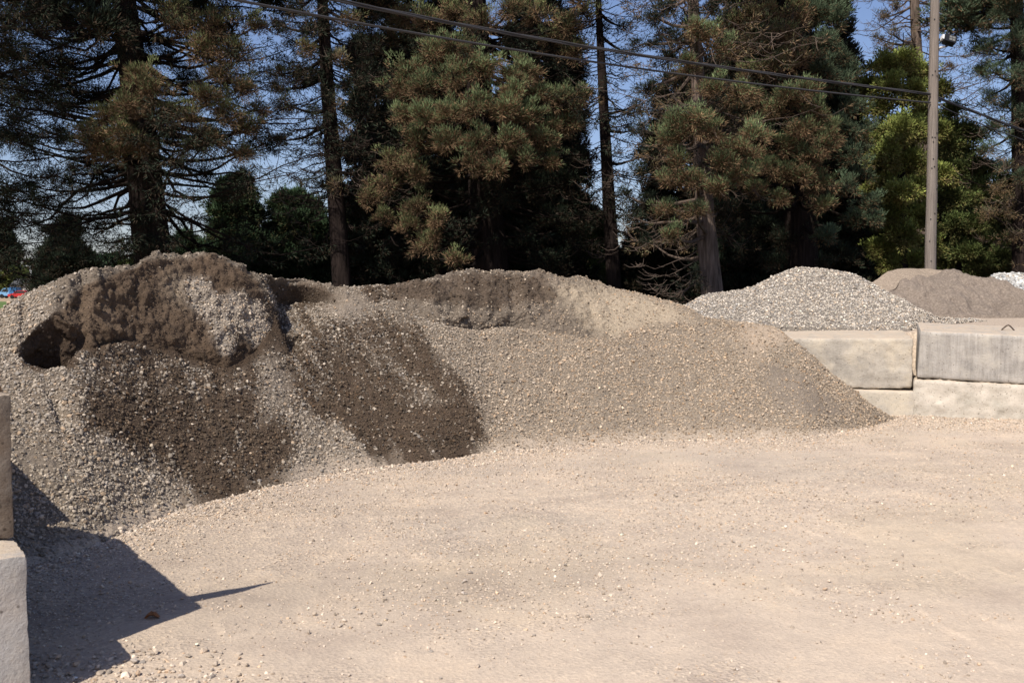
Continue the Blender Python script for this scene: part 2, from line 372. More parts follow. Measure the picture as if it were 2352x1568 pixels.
def heap():
    k = 7
    foot = smooth1(interp_line(FOOT, US), 14); tal = smooth1(interp_line(TALUS, US), 5); cr = smooth1(interp_line(CREST, US), 4)
    cr = cr + 1.4 * fbm(p3(US, US * 0), 30, 3, 5)
    tal = np.maximum(tal, cr + 2); foot = np.maximum(foot, tal + 4)
    tan = lambda L: np.tan(np.radians(smooth1(interp_line(L, US), 12)))
    slope_t, s1, s2 = tan(S_TAL), np.tan(np.radians(smooth1(interp_line(S_SC1, US), 12) + 14 * fbm(p3(US / 38., US * 0), 1, 3, 92) * ((US > 985) & (US < 1215)))), tan(S_SC2)
    def kk(v): return -sight(US, v)[1]
    Zs = []; Hs = []
    z0 = EYE / kk(foot); h0 = z0 * 0
    Zs.append(z0); Hs.append(h0)
    def step(z, h, v, t):
        q = kk(v); zz = (EYE - h + t * z) / (t + q)
        return zz, EYE - q * zz
    v1 = foot - (foot - tal) * .13
    z, h = step(z0, h0, v1, slope_t * .62); Zs.append(z); Hs.append(h)
    z, h = step(z, h, tal, slope_t * 1.03); Zs.append(z); Hs.append(h)
    pit = sstep(38, 80, US) * (1 - sstep(130, 215, US))
    pitB = sstep(1000, 1060, US) * (1 - sstep(1180, 1230, US)) * .35 + sstep(1330, 1370, US) * (1 - sstep(1400, 1430, US)) * .3 + 0
    dz = .02 + .50 * pit + .16 * pitB; z = z + dz; h = h - .34 * pit - .07 * pitB
    Zs.append(z); Hs.append(h)
    v4 = np.minimum(cr + np.minimum(16, (tal - cr) * .4), tal); v3 = .5 * tal + .5 * v4
    rim = np.interp(US, [30, 45, 90, 130, 175, 215], [800, 792, 752, 728, 744, 760]) + 16 * fbm(p3(US / 26., US * 0), 1, 3, 95); wr_ = sstep(34, 60, US) * (1 - sstep(165, 215, US))
    v3 = v3 * (1 - wr_) + rim * wr_
    wq = sstep(215, 250, US) * (1 - sstep(520, 560, US)); v3 = v3 * (1 - wq) + (tal - 34 - 8 * np.sin(US / 37.)) * wq
    wp = sstep(985, 1015, US) * (1 - sstep(1180, 1215, US)); v3 = v3 * (1 - wp) + (tal - 26 - 26 * np.abs(fbm(p3(US / 45., US * 0), 1, 3, 91)) - 10 * np.sin(US / 24.)) * wp
    zn, hn = step(Zs[2], Hs[2], v3, math.tan(R(50)) + 0 * z)
    z, h = step(z, h, v3, s1); pw = sstep(.05, .6, pit); z = z * (1 - pw) + zn * pw; h = EYE - kk(v3) * z; Zs.append(z); Hs.append(h)
    z, h = step(z, h, v4, s2); Zs.append(z); Hs.append(h)
    z, h = step(z, h, cr, np.minimum(s2, .42)); Zs.append(z); Hs.append(h)
    # back slope down to the ground
    Zs.append(z + h / .62 + .5); Hs.append(h * 0 - .05)
    Zs = [smooth1(q, 5) for q in Zs]; Hs = [smooth1(q, 3) for q in Hs]
    Z = []; H = []; lev = []
    for i, n in enumerate(NSEG):
        t = np.arange(n) / n
        e = t
        Z.append(Zs[i][:, None] * (1 - e) + Zs[i + 1][:, None] * e); H.append(Hs[i][:, None] * (1 - e) + Hs[i + 1][:, None] * e); lev.append(i + t)
    Z.append(Zs[-1][:, None]); H.append(Hs[-1][:, None]); lev.append(np.array([7.]))
    Z = np.concatenate(Z, 1); H = np.concatenate(H, 1); lev = np.concatenate(lev)
    # round the breaks a little along the profile
    def sm_rows(A, k):
        ker = np.hanning(2 * k + 3)[1:-1]; ker /= ker.sum(); Ap = np.pad(A, ((0, 0), (k, k)), mode='edge')
        return sum(ker[j] * Ap[:, j:j + A.shape[1]] for j in range(2 * k + 1))
    Z = sm_rows(Z, 4); H = sm_rows(H, 4)
    vimg = 784 + F * np.tan(np.arctan((EYE - H) / Z) - PITCH)
    b = (vimg - 784) / F; yy = math.cos(PITCH) - b * math.sin(PITCH)
    X = ((US[:, None] - 1176) / F) / yy * Z
    P = np.stack([X, Z, H], -1)
    return P, vimg, lev
HP, HV, HLEV = heap()
HU = np.repeat(US[:, None], HP.shape[1], 1)
# normals (smooth)
def normals(P):
    du = np.gradient(P, axis=0); dv = np.gradient(P, axis=1)
    n = np.cross(du, dv); n /= np.linalg.norm(n, axis=-1, keepdims=True) + 1e-9
    n = np.where(n[..., 2:3] < 0, -n, n)
    return n
HN = normals(HP)
warp = p3(HP[..., 0], HP[..., 1], HP[..., 2])
WU = HU + 16 * fbm(warp, .5, 4, 3) + 7 * fbm(warp, .09, 2, 31); WV = HV + 11 * fbm(warp, .45, 4, 9) + 5 * fbm(warp, .08, 2, 37)
scarp = sstep(2.95, 3.15, HLEV)[None, :] * (1 - sstep(5.9, 6.4, HLEV))[None, :]
scarp = scarp * np.maximum(np.maximum(np.maximum(sstep(95, 150, HU), sstep(40, 70, HU) * (1 - sstep(3.75, 4.05, HLEV))[None, :]) * (1 - sstep(575, 640, HU)), .9 * sstep(600, 640, HU) * (1 - sstep(760, 800, HU))), .8 * sstep(850, 950, HU) * (1 - sstep(1330, 1440, HU)))
# spur with a shaded drop on its right flank
line = np.interp(HV, [600, 640, 700, 760, 790, 822, 850], [585, 600, 625, 641, 655, 668, 670])
amp = np.interp(HV, [610, 650, 700, 750, 775, 800, 825, 860], [0, .6, .9, .6, .15, .32, .04, 0])
fw = np.interp(HV, [700, 760, 800, 850], [190, 110, 45, 35])
stp = sstep(-3, 3, HU - line) * (1 - sstep(fw * .25, fw, HU - line))
_k = 1 + amp * stp / HP[..., 1]; HP[:] = np.array([0, 0, EYE]) + (HP - np.array([0, 0, EYE])) * _k[..., None]
bul = np.exp(-((HU - line + 30) / 50) ** 2) * np.interp(HV, [600, 640, 760, 830, 900], [0, 1, 1, .6, 0])
HP += HN * (.03 * bul)[..., None]
# relief : crags on the scarps, soft gullies on the talus
crag = fbm(HP, .30, 5, 21, .6); cr2 = np.abs(fbm(HP * np.array([1, 1, .6]), .16, 4, 41, .6))
dkp = np.exp(-((HU - 1095) / 95) ** 2 - ((HV - 728) / 26) ** 2); crag = crag * (1 + 1.3 * dkp)
HP += HN * ((crag * .060 + (cr2 - .2) * .07 + .030 * fbm(HP, .075, 3, 83)) * scarp)[..., None]
back = 1 - sstep(6.2, 6.8, HLEV)[None, :]
gul = fbm(p3(HU / 90., HV * 0), 1.0, 3, 77)
HP += HN * (((1 - scarp) * (.022 * fbm(HP, .5, 4, 51) + .05 * fbm(HP, 1.1, 2, 52) * sstep(.6, 1.6, HLEV)[None, :] + .035 * gul * sstep(1.0, 1.6, HLEV)[None, :]) + .018 * fbm(HP, .07, 3, 88)) * back * sstep(0, .6, HLEV)[None, :])[..., None]
# small mounds below the lip of the middle hollow, a slump on the left toe
HP[..., 2] += .10 * np.exp(-((HU - 1180) / 60) ** 2 - ((HV - 775) / 16) ** 2) + .07 * np.exp(-((HU - 290) / 60) ** 2 - ((HV - 812) / 12) ** 2)
HP[..., 2] -= .10 * np.exp(-((HU - 135 - (HV - 940) * .4) / 16) ** 2 - ((HV - 930) / 45) ** 2)
HP[:, 0, 2] = -.06
HN = normals(HP)

def region(polys):
    m = np.zeros(HU.shape, bool)
    for q in polys: m |= inpoly(WU, WV, q)
    return m
def blur2(A, k):
    ker = np.ones(2 * k + 1) / (2 * k + 1)
    for ax in (0, 1):
        pad = [(0, 0)] * A.ndim; pad[ax] = (k, k); Ap = np.pad(A, pad, mode='edge')
        A = sum(ker[j] * np.take(Ap, np.arange(j, j + A.shape[ax]), ax) for j in range(2 * k + 1))
    return A
scarpA = region([[(140, 705), (215, 645), (330, 600), (480, 590), (575, 628), (640, 740), (668, 800), (665, 830), (600, 815), (560, 838), (510, 852), (400, 815), (250, 805), (185, 815), (160, 858), (70, 852), (38, 815), (70, 775), (110, 742)]])
core = region([[(198, 921), (277, 896), (446, 896), (594, 886), (609, 930), (599, 975), (559, 995), (530, 1034), (540, 1094), (639, 1112), (600, 1135), (411, 1172), (441, 1138), (421, 1099), (366, 1059), (297, 1015), (267, 1015), (205, 970)],
               [(770, 860), (900, 905), (1010, 930), (1060, 905), (1085, 930), (1115, 968), (1118, 1033), (1035, 1058), (915, 1072), (830, 1028), (770, 983), (720, 940)],
               [(1000, 850), (1030, 860), (1090, 920), (1125, 975), (1090, 975), (1040, 925)]])
midd = region([[(185, 815), (300, 800), (470, 850), (560, 830), (600, 850), (600, 890), (400, 900), (198, 925)],
               [(640, 735), (700, 760), (760, 800), (840, 850), (900, 905), (720, 945), (655, 908), (662, 868), (660, 823)],
               [(636, 705), (760, 742), (800, 760), (866, 716), (940, 738), (1010, 850), (1060, 900), (1000, 930), (900, 905), (720, 945), (655, 900)],
               [(870, 715), (940, 738), (995, 848), (1000, 900), (930, 870), (880, 800)], [(535, 1034), (600, 970), (650, 940), (660, 1000), (640, 1100), (560, 1100)]])
band1 = region([[(690, 712), (770, 738), (860, 800), (1000, 900), (970, 905), (880, 850), (800, 790), (720, 750)]])
bandR = region([[(600, 640), (700, 655), (800, 680), (760, 702), (700, 706), (620, 712)],
                [(880, 655), (1040, 632), (1250, 630), (1290, 680), (1200, 700), (1100, 712), (1010, 690), (900, 690), (790, 700), (800, 680)]])
lightg = region([[(420, 645), (470, 638), (500, 682), (550, 668), (600, 700), (612, 765), (590, 800), (560, 770), (530, 760), (475, 735), (440, 700)], [(480, 745), (520, 750), (540, 800), (510, 815), (490, 785)]])
finesL = region([[(596, 805), (630, 830), (655, 870), (668, 915), (640, 925), (612, 895)], [(730, 700), (790, 668), (840, 680), (856, 712), (800, 745), (760, 730)],
                 [(1740, 830), (1830, 850), (1900, 900), (1960, 950), (1860, 960), (1780, 940)], [(0, 1000), (120, 1040), (160, 1090), (30, 1060)]])
tanp = region([[(1280, 655), (1400, 655), (1480, 680), (1575, 708), (1570, 735), (1500, 740), (1430, 765), (1400, 785), (1340, 740), (1310, 700)],
               [(380, 640), (430, 640), (450, 690), (400, 680)]])
tanp2 = region([[(1700, 745), (1780, 745), (1860, 765), (1800, 785), (1750, 800), (1730, 850), (1710, 800)]])
fl = lambda m, k=3: blur2(blur2(m.astype(float), k), k)
fA, fC, fM, fB, fR, fG, fF, fT, fT2 = [fl(m, k) for m, k in ((scarpA, 2), (core, 5), (midd, 8), (band1, 5), (bandR, 3), (lightg, 2), (finesL, 5), (tanp, 8), (tanp2, 7))]
nz = fbm(HP, .35, 4, 61); nz2 = fbm(HP * np.array([1, 1, .5]), .5, 4, 63); nz3 = fbm(HP, .25, 4, 67); nz4 = fbm(HP, .13, 4, 69)
wetp = np.clip(fC * .95 + fM * .82 * (1 - fC) + fR * .8, 0, 1) * (1 - .34 * fB)  # damp gravel; the spur's shadow is put into this darkening too
stk = fbm(p3((HU - .62 * (HV - 700) * (.35 + .65 * sstep(560, 720, HU))) / 20., HV / 95.), 1, 4, 201, .6); ez = 4 * wetp * (1 - wetp)
wetp = np.clip(wetp + .75 * stk * (ez + .25 * (wetp > .05)), 0, 1)
wetp = np.clip(np.maximum(wetp, .95 * fA) + .25 * nz2 * (wetp > .1), 0, .97) * (1 - fG) * (1 - .75 * fF)
L3 = lambda a, b, t: a * (1 - t[..., None]) + np.array(b) * t[..., None]
tl = interp_line(TALUS, US)[:, None]; lipb = np.exp(-(np.clip(HV - tl, 0, 99) / 26) ** 2) * sstep(175, 215, HU) * (1 - sstep(590, 640, HU)) * (HLEV < 3.05)[None, :]
wetp = np.clip(np.maximum(wetp, .93 * lipb), 0, .97)
sc_m = scarp > .35
base = np.empty(HP.shape); base[:] = (.150, .121, .092)
base = L3(base, (.24, .20, .155), sstep(850, 1300, HU) * .6)
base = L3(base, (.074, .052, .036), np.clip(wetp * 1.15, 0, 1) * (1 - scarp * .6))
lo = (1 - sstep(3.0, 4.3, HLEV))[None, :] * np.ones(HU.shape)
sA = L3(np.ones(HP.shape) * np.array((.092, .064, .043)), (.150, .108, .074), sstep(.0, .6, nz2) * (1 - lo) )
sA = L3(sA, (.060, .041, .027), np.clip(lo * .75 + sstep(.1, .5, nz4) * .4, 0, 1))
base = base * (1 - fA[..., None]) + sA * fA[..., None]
sR = L3(np.ones(HP.shape) * np.array((.082, .060, .043)), (.150, .116, .088), sstep(.1, .5, nz3))
sR = L3(sR, (.045, .033, .025), dkp)
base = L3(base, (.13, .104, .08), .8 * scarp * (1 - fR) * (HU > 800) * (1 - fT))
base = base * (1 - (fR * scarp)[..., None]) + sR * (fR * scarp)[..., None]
base = L3(base, (.33, .268, .195), fT); base = L3(base, (.35, .275, .205), fT2 * .9); base = L3(base, (.205, .168, .132), fF * .85); base = L3(base, (.22, .185, .15), fG)
toe = (1 - sstep(.2, 1.3, HLEV))[None, :] * (1 - np.clip(wetp * 1.2, 0, 1))
base = L3(base, (.40, .325, .25), toe)
pit_shade = (sstep(45, 75, HU) * (1 - sstep(150, 190, HU)) * (1 - sstep(3.8, 4.1, HLEV))[None, :] * sstep(2.6, 2.9, HLEV)[None, :]); base = L3(base, (.045, .031, .022), pit_shade * .8)  # inside of the pit tinted darker, its shade put into the base colour
base *= (1 + .14 * nz)[..., None]
base = blur2(base, 1)
heap_root = empty('gravel_heap', (1.0, 11.0, 0), 'long brown and grey crushed gravel heap with scooped-out hollows and damp dark slides', 'gravel pile')
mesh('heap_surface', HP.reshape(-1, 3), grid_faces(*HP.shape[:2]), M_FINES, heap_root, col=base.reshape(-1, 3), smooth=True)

# stones over the heap
rng = np.random.default_rng(5)
def scatter(P, dens, n_per_m2, rng):
    """sample grid cells by area * density; returns indices + positions"""
    A = P[:-1, :-1]; B = P[1:, :-1]; D = P[:-1, 1:]; E = P[1:, 1:]
    area = np.linalg.norm(np.cross(B - A, D - A), axis=-1)
    wt = area * dens[:-1, :-1] * n_per_m2
    cnt = rng.poisson(wt)
    idx = np.repeat(np.arange(cnt.size), cnt.ravel())
    i, j = np.unravel_index(idx, cnt.shape)
    a = rng.random(len(i))[:, None]; b = rng.random(len(i))[:, None]
    pos = A[i, j] * (1 - a) * (1 - b) + B[i, j] * a * (1 - b) + D[i, j] * (1 - a) * b + E[i, j] * a * b
    return i, j, pos
dens = np.ones(HU.shape)
dens = dens * (1 - .35 * np.clip(scarp, 0, 1)); dens *= 1 - .12 * wetp
dens *= 1 - .25 * fA * (1 - fG); dens *= 1 - .5 * lipb; dens *= 1 - .80 * fT; dens *= 1 - .8 * fT2; dens *= 1 - .78 * fF; dens = dens * (1 - fG) + 1.25 * fG
dens *= np.clip(1 + .45 * fbm(HP, .4, 3, 71), .3, 1.6)
dens *= sstep(-.1, 1.2, HLEV)[None, :] * .75 + .25
crestm = (sstep(5.3, 5.8, HLEV) * (1 - sstep(6.25, 6.6, HLEV)))[None, :]
dens = np.maximum(dens * (1 - sstep(6.1, 6.5, HLEV))[None, :], .85 * crestm)
dens *= (HU > -330)
i, j, pos = scatter(HP, dens, 3500, rng)
n = len(i); print('heap stones', n)
dist = pos[:, 1]; hu = HU[i, j]
size = np.clip(np.exp(rng.normal(math.log(.0185), .42, n)), .008, .046)
size *= .92 - .02 * sstep(600, 1300, hu)
size *= 1 - .08 * fG[i, j]
cols = stone_cols(n, rng, (.292, .245, .192), .20)
wet = rng.random(n) < wetp[i, j]
tone = (.265 + .06 * nz[i, j][:, None]) * np.exp(rng.normal(0, .18, (n, 1)))
cols = np.where(wet[:, None], cols * tone * np.array([1.08, .92, .78]), cols)
clod = np.clip(np.maximum(fA[i, j], scarp[i, j] * .9), 0, 1) * (1 - fG[i, j]) > rng.random(n); dk = clod & (rng.random(n) < .95)
bc = base[i, j]; cols[dk] = bc[dk] * np.exp(rng.normal(-.02, .22, (dk.sum(), 1))); size[dk] = np.clip(size[dk] * .62, .006, .022); wet |= dk
odd = ~wet & (wetp[i, j] > .35)
cols[odd] *= rng.uniform(.5, 1.2, (odd.sum(), 1)); size[odd] *= 1.1
rightm = sstep(900, 1300, hu)[:, None]
cols = np.where((wet | dk)[:, None], cols, cols * (1 - rightm) + rightm * cols * np.array([1.15, 1.08, 1.0]))
cols *= 1 + .12 * fG[i, j][:, None]
stones('loose_stones', pos, HN[i, j], size, np.clip(cols, .015, .7), M_STONE, heap_root, 11, near=dist < 9.0)['kind'] = 'stuff'

_pj = pt(2100, 780, 12.35); PJx, PJy = float(_pj[0]), float(_pj[1])
# ---------------------------------------------------------------- ground : one sheet to the horizon
def yard_col(x, y):
    p = p3(x, y)
    c = np.empty(x.shape + (3,)); c[:] = (.528, .430, .335)
    n1 = fbm(p, 2.5, 4, 101)[..., None]
    c = c * (1 + .09 * n1)
    q = p3(x * 1.0 + y * .25, y * 1.6 - x * .5)
    n2 = fbm(q, 1.6, 5, 105); grey = sstep(.12, .42, n2)[..., None]
    c = c * (1 - .28 * grey) + np.array((.40, .345, .285)) * .28 * grey
    ywl = sstep(.1, .5, fbm(p, 1.4, 4, 131))[..., None]
    c = c * (1 - .4 * ywl) + np.array((.50, .405, .29)) * .4 * ywl
    # greyer finely crushed streak along the foot on the left
    g2 = np.exp(-((y - (5.3 + .28 * (x + 1))) / .5) ** 2) * (1 - sstep(.2, 1.6, x)); g2 = g2[..., None] * .35
    c = c * (1 - g2) + np.array((.335, .275, .215)) * g2
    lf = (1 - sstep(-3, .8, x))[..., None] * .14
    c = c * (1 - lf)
    return c
tt = np.concatenate([np.linspace(-3, -.66, 60)[:-1], np.linspace(-.66, .66, 900), np.linspace(.66, 3, 60)[1:]])
yy = np.concatenate([np.geomspace(1.6, 14.5, 720)[:-1], np.geomspace(14.5, 5000, 200)])
GX = tt[:, None] * yy[None, :]; GY = np.repeat(yy[None, :], len(tt), 0)
gp = p3(GX, GY)
near = 1 - sstep(14, 24, GY)
GZ = near * (.022 * fbm(gp, 1.1, 3, 3) + .0035 * fbm(gp, .12, 3, 8))
# curved drag ridges left by the loader
arc = GX * 1.0 - GY * .5 + .05 * GY ** 2; wob = .22 * fbm(gp, .9, 3, 13)
saw = ((arc + wob) * 3.4) % 1.0
mask = sstep(.12, .4, fbm(gp, .55, 3, 14)) * (1 - sstep(6.5, 7.5, GY)) * (1 - .5 * sstep(1.5, 3.5, GX))
GZ += near * mask * .010 * (sstep(0, .10, saw) * (1 - saw))
dr = p3(GX * .55 + GY * .12, GY * 3.0 - GX * .75)
strk = fbm(dr, .7, 5, 19, .62); dr2 = p3(GX * .9 + GY * .2, GY * 1.5 - GX * .5)
foot_y = np.interp(GX[:, :], np.interp([0, 1], [0, 1], [-9, 9]).tolist(), [0, 0]) * 0 + 7.4 + .34 * (GX + 2.5)
band = np.exp(-((GY - foot_y + .9) / 1.3) ** 2) * (GX > -4)
GZ += near * band * .013 * strk
wy = PJy + (GX - PJx) * np.where(GX < PJx, math.tan(R(-14)), math.tan(R(-20))); GZ += .07 * np.exp(-((wy - GY) / .4) ** 2) * (GX > 3.6) * near
grit = np.clip(.30 + .55 * band + .38 * sstep(.08, .45, fbm(dr2, .8, 4, 23)) + .35 * (1 - sstep(-3.2, -1.2, GX)), 0, 1) * near
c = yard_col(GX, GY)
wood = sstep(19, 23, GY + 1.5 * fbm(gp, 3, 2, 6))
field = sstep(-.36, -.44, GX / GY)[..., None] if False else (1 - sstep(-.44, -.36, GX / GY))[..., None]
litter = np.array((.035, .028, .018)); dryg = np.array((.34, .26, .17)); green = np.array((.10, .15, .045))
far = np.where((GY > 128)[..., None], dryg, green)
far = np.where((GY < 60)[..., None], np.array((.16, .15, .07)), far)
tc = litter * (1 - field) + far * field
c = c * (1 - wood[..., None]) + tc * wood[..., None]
V = np.stack([GX, GY, GZ], -1).reshape(-1, 3)
nv0 = len(V)
xx = np.linspace(-6000, 6000, 61); X2, Y2 = np.meshgrid(xx, xx, indexing='ij')
V2 = np.stack([X2, Y2, X2 * 0 - .16], -1).reshape(-1, 3)
c2 = np.where((np.hypot(X2, Y2) < 300)[..., None], np.array((.40, .33, .25)), np.array((.20, .18, .09))).reshape(-1, 3)
# a finer skirt around and behind the camera at yard level
xx = np.linspace(-30, 30, 61); X3, Y3 = np.meshgrid(xx, np.linspace(-40, 1.64, 44), indexing='ij')
V3 = np.stack([X3, Y3, X3 * 0 - .012], -1).reshape(-1, 3); c3 = yard_col(X3, Y3).reshape(-1, 3)
FF = np.concatenate([grid_faces(len(tt), len(yy)), grid_faces(61, 61, nv0), grid_faces(61, 44, nv0 + len(V2))])
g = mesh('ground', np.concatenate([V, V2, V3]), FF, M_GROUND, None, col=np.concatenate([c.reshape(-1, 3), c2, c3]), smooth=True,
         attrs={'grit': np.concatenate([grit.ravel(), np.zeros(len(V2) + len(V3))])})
tag(g, 'pale tan packed dirt and gravel yard', kind='structure')
# loose stones on the yard
rng = np.random.default_rng(77)
GP = np.stack([GX, GY, GZ], -1)
sel = slice(59, 59 + 900)
ft = np.interp(np.clip((GX / GY) * F + 1176, -420, 2100), US, EYE / -sight(US, smooth1(interp_line(FOOT, US), 14))[1])
gd = ft - GY                                      # metres in front of the foot of the heap
d = .9 * np.exp(-np.clip(gd, 0, 9) / .45) + .16 * sstep(.12, .5, fbm(dr2, .8, 4, 23)) + .10 * band + .020
d += .35 * sstep(.22, .34, fbm(gp, .33, 3, 29)) * sstep(0, .3, fbm(gp, 2.5, 3, 28)) * (GY < 11)
d += .5 * sstep(-.1, .35, fbm(gp, 1.5, 4, 27)) * (1 - sstep(.5, 4, GX - (GY - 6) * .8)) * sstep(4.2, 5.2, GY)
d += .30 * np.exp(-np.clip(gd, 0, 9) / 1.2) * sstep(-.15, .3, strk)
d += .8 * np.exp(-(((GX + 1.7) / .55) ** 2 + ((GY - 4.0) / .20) ** 2)) + .5 * (1 - sstep(-2.6, -1.7, GX)) * (GY < 7)
wy = PJy + (GX - PJx) * np.where(GX < PJx, math.tan(R(-14)), math.tan(R(-20))); dw = wy - GY
d += .95 * np.exp(-((dw - .25) / .42) ** 2) * (GX > 3.6)
d *= (gd > -.15) * (dw > -.1) * (GY < 13.5) * ((GY < 12.5) | (GX > 3))
Dn = d[sel]; Pn = GP[sel]
i, j, pos = scatter(Pn, Dn, 3600, rng); n = len(i); print('yard stones', n)
size = np.clip(np.exp(rng.normal(math.log(.0088), .45, n)), .004, .03)
gdn = gd[sel][i, j]; size *= 1 + .7 * np.exp(-np.clip(gdn, 0, 5) / .3); near_pile = pos[:, 1] < 4.4
size[near_pile & (pos[:, 0] < -1)] *= 1.7
cols = stone_cols(n, rng, (.44, .36, .28), .20)
st = stones('loose_gravel', pos, np.tile([0, 0, 1.], (n, 1)), size, cols, M_STONE, None, 12, near=pos[:, 1] < 7)
tag(st, 'small loose stones strewn over the tan yard', kind='stuff')

# ---------------------------------------------------------------- concrete blocks
def block(name, label, ctr, dims, rz, mat, roll=0, tilt=0, seed=0, loop=None, rad=.03, rough=.006, chip=.03):
    L, Wd, Ht = dims; res = .022
    V = []; Fq = []; off = 0
    M = Matrix.Rotation(rz, 3, 'Z') @ Matrix.Rotation(roll, 3, 'Y') @ Matrix.Rotation(tilt, 3, 'X')
    M = np.array(M)
    for ax in range(3):
        for sg in (-1, 1):
            a, b = [q for q in range(3) if q != ax]
            na = max(3, int(dims[a] / res)); nb = max(3, int(dims[b] / res))
            A, B = np.meshgrid(np.linspace(-.5, .5, na), np.linspace(-.5, .5, nb), indexing='ij')
            q = np.zeros((na, nb, 3)); q[..., a] = A * dims[a]; q[..., b] = B * dims[b]; q[..., ax] = sg * dims[ax] / 2
            f = grid_faces(na, nb, off)
            if (sg > 0) != (ax == 1): f = f
            else: f = f[:, ::-1]
            V.append(q.reshape(-1, 3)); Fq.append(f); off += na * nb
    V = np.concatenate(V); Fq = np.concatenate(Fq)
    half = np.array(dims) / 2
    # distance-to-edge rounding with irregular chipping
    wn = V + np.array([seed * 3.7, seed * 1.3, 0])
    chipn = sstep(.15, .6, fbm(wn, .22, 4, 200 + seed)) * chip
    rr = (rad + chipn + .008 * fbm(wn, .05, 2, 300))[:, None]; rr = np.clip(rr, .006, .12)
    core = np.clip(V, -(half - rr), half - rr); dlt = V - core; ln = np.linalg.norm(dlt, axis=1, keepdims=True)
    Vr = core + dlt / np.maximum(ln, 1e-6) * np.minimum(rr, np.maximum(ln, 1e-6))
    nr = dlt / np.maximum(ln, 1e-6)
    Vr = Vr + nr * (rough * (fbm(wn, .12, 4, 210) + .5 * fbm(wn, .03, 2, 211)) + .5 * rough * fbm(wn, .5, 2, 213))[:, None]
    e = empty(name, (ctr[0], ctr[1], ctr[2]), label, 'concrete block')
    mesh('block_body', Vr @ M.T + np.array(ctr), Fq, mat, e, smooth=True)
    if loop is not None:
        mb = MB(); t = np.linspace(0, 1, 9)
        lx = loop + (t - .5) * .17; lz = Ht / 2 - .02 + .085 * (1 - np.abs(t * 2 - 1) ** 1.4)
        P = np.stack([lx, t * .0 + .02, lz], -1) @ M.T + np.array(ctr)
        mb.tube(P, np.full(9, .009), 8); mb.build('lifting_loop', M_STEEL, e, smooth=True)
    return e
def wallpos(P0, ang, along, depth):
    """P0 front right/left corner, ang: heading of +length"""
    return (P0[0] + math.cos(ang) * along - math.sin(ang) * depth, P0[1] + math.sin(ang) * along + math.cos(ang) * depth)
# left pair in the foreground
hd = math.atan2(.82, -.57)
def leftc(cx, cy): return (cx + .915 * math.cos(hd) + .305 * -.82, cy + .915 * math.sin(hd) + .305 * -.57)
a = leftc(-2.073, 4.1); block('concrete_block', 'grimy brown concrete block, upper one of the stack at the left edge', (*a, .905), (1.83, .61, .60), hd, M_CON_DARK, seed=1, rad=.016, chip=.06, rough=.010)
a = leftc(-1.905, 3.86); block('concrete_block', 'smooth pale grey concrete block under the grimy one at the left edge', (*a, .298), (1.83, .61, .596), hd, M_CON_NEAR, seed=2, rad=.012, chip=.03, rough=.007)
def leftc2(cx, cy, al): return (cx + al * math.cos(hd) + .305 * -.82, cy + al * math.sin(hd) + .305 * -.57)
a = leftc2(-2.165, 4.025, 2.84); block('concrete_block', 'brown concrete block next in line behind the grimy one, upper row of the left wall', (*a, .855), (1.83, .61, .60), hd, M_CON_DARK, seed=11)
a = leftc2(-2.15, 3.82, 2.84); block('concrete_block', 'grey concrete block next in line behind the smooth one, lower row of the left wall', (*a, .250), (1.83, .61, .596), hd, M_CON_NEAR, seed=12)
# right retaining wall
PJ = pt(2100, 780, 12.35); PJ = (PJ[0], PJ[1])
aL = R(180 - 14); aR = R(-20)
def wl(along, depth): d = R(-14); return (PJ[0] - math.cos(d) * along - math.sin(d) * depth, PJ[1] - math.sin(d) * along + math.cos(d) * depth)
def wr(along, depth, d=aR): return (PJ[0] + .05 + math.cos(d) * along - math.sin(d) * depth, PJ[1] + math.sin(d) * along + math.cos(d) * depth)
block('concrete_block', 'dusty tan concrete block half buried by the gravel heap, upper row of the wall', (*wl(.925, .44), .735), (1.83, .88, .635), R(-14), M_CON_TAN, tilt=R(4.5), roll=R(-.6), seed=3, rad=.025, rough=.012, chip=.05)
block('concrete_block', 'pale block with only a corner showing below the dusty tan one beside the heap', (*wl(.900, .31), .068), (1.83, .70, .61), R(-14), M_CON_TAN, seed=4)
block('concrete_block', 'streaked grey concrete block with a lifting loop on top, at the right edge', (*wr(.920, .45), .835), (1.83, .92, .59), aR, M_CON_GREY, tilt=R(5), roll=R(2.0), seed=5, loop=.12, rad=.03, chip=.05)
block('concrete_block', 'rough pebbly pale block under the streaked grey one at the right edge', (*wr(.865, .30), .195), (1.83, .70, .60), aR, M_CON_PEB, roll=R(1.5), seed=6, rough=.018, rad=.03)
for q, (la, lb) in enumerate([('grey streaked concrete block, second to the right along the upper row of the wall', 'pebbly pale concrete block, second to the right along the lower row of the wall'), ('grey streaked concrete block, third to the right along the upper row of the wall', 'pebbly pale concrete block, third to the right along the lower row of the wall')]):
    block('concrete_block', la, (*wr(.92 + 1.86 * (q + 1), .45), .80), (1.83, .92, .59), aR, M_CON_GREY, tilt=R(2), seed=15 + q, rad=.03, chip=.05)
    block('concrete_block', lb, (*wr(.865 + 1.86 * (q + 1), .30), .18), (1.83, .70, .60), aR, M_CON_PEB, seed=17 + q, rough=.018, rad=.03)
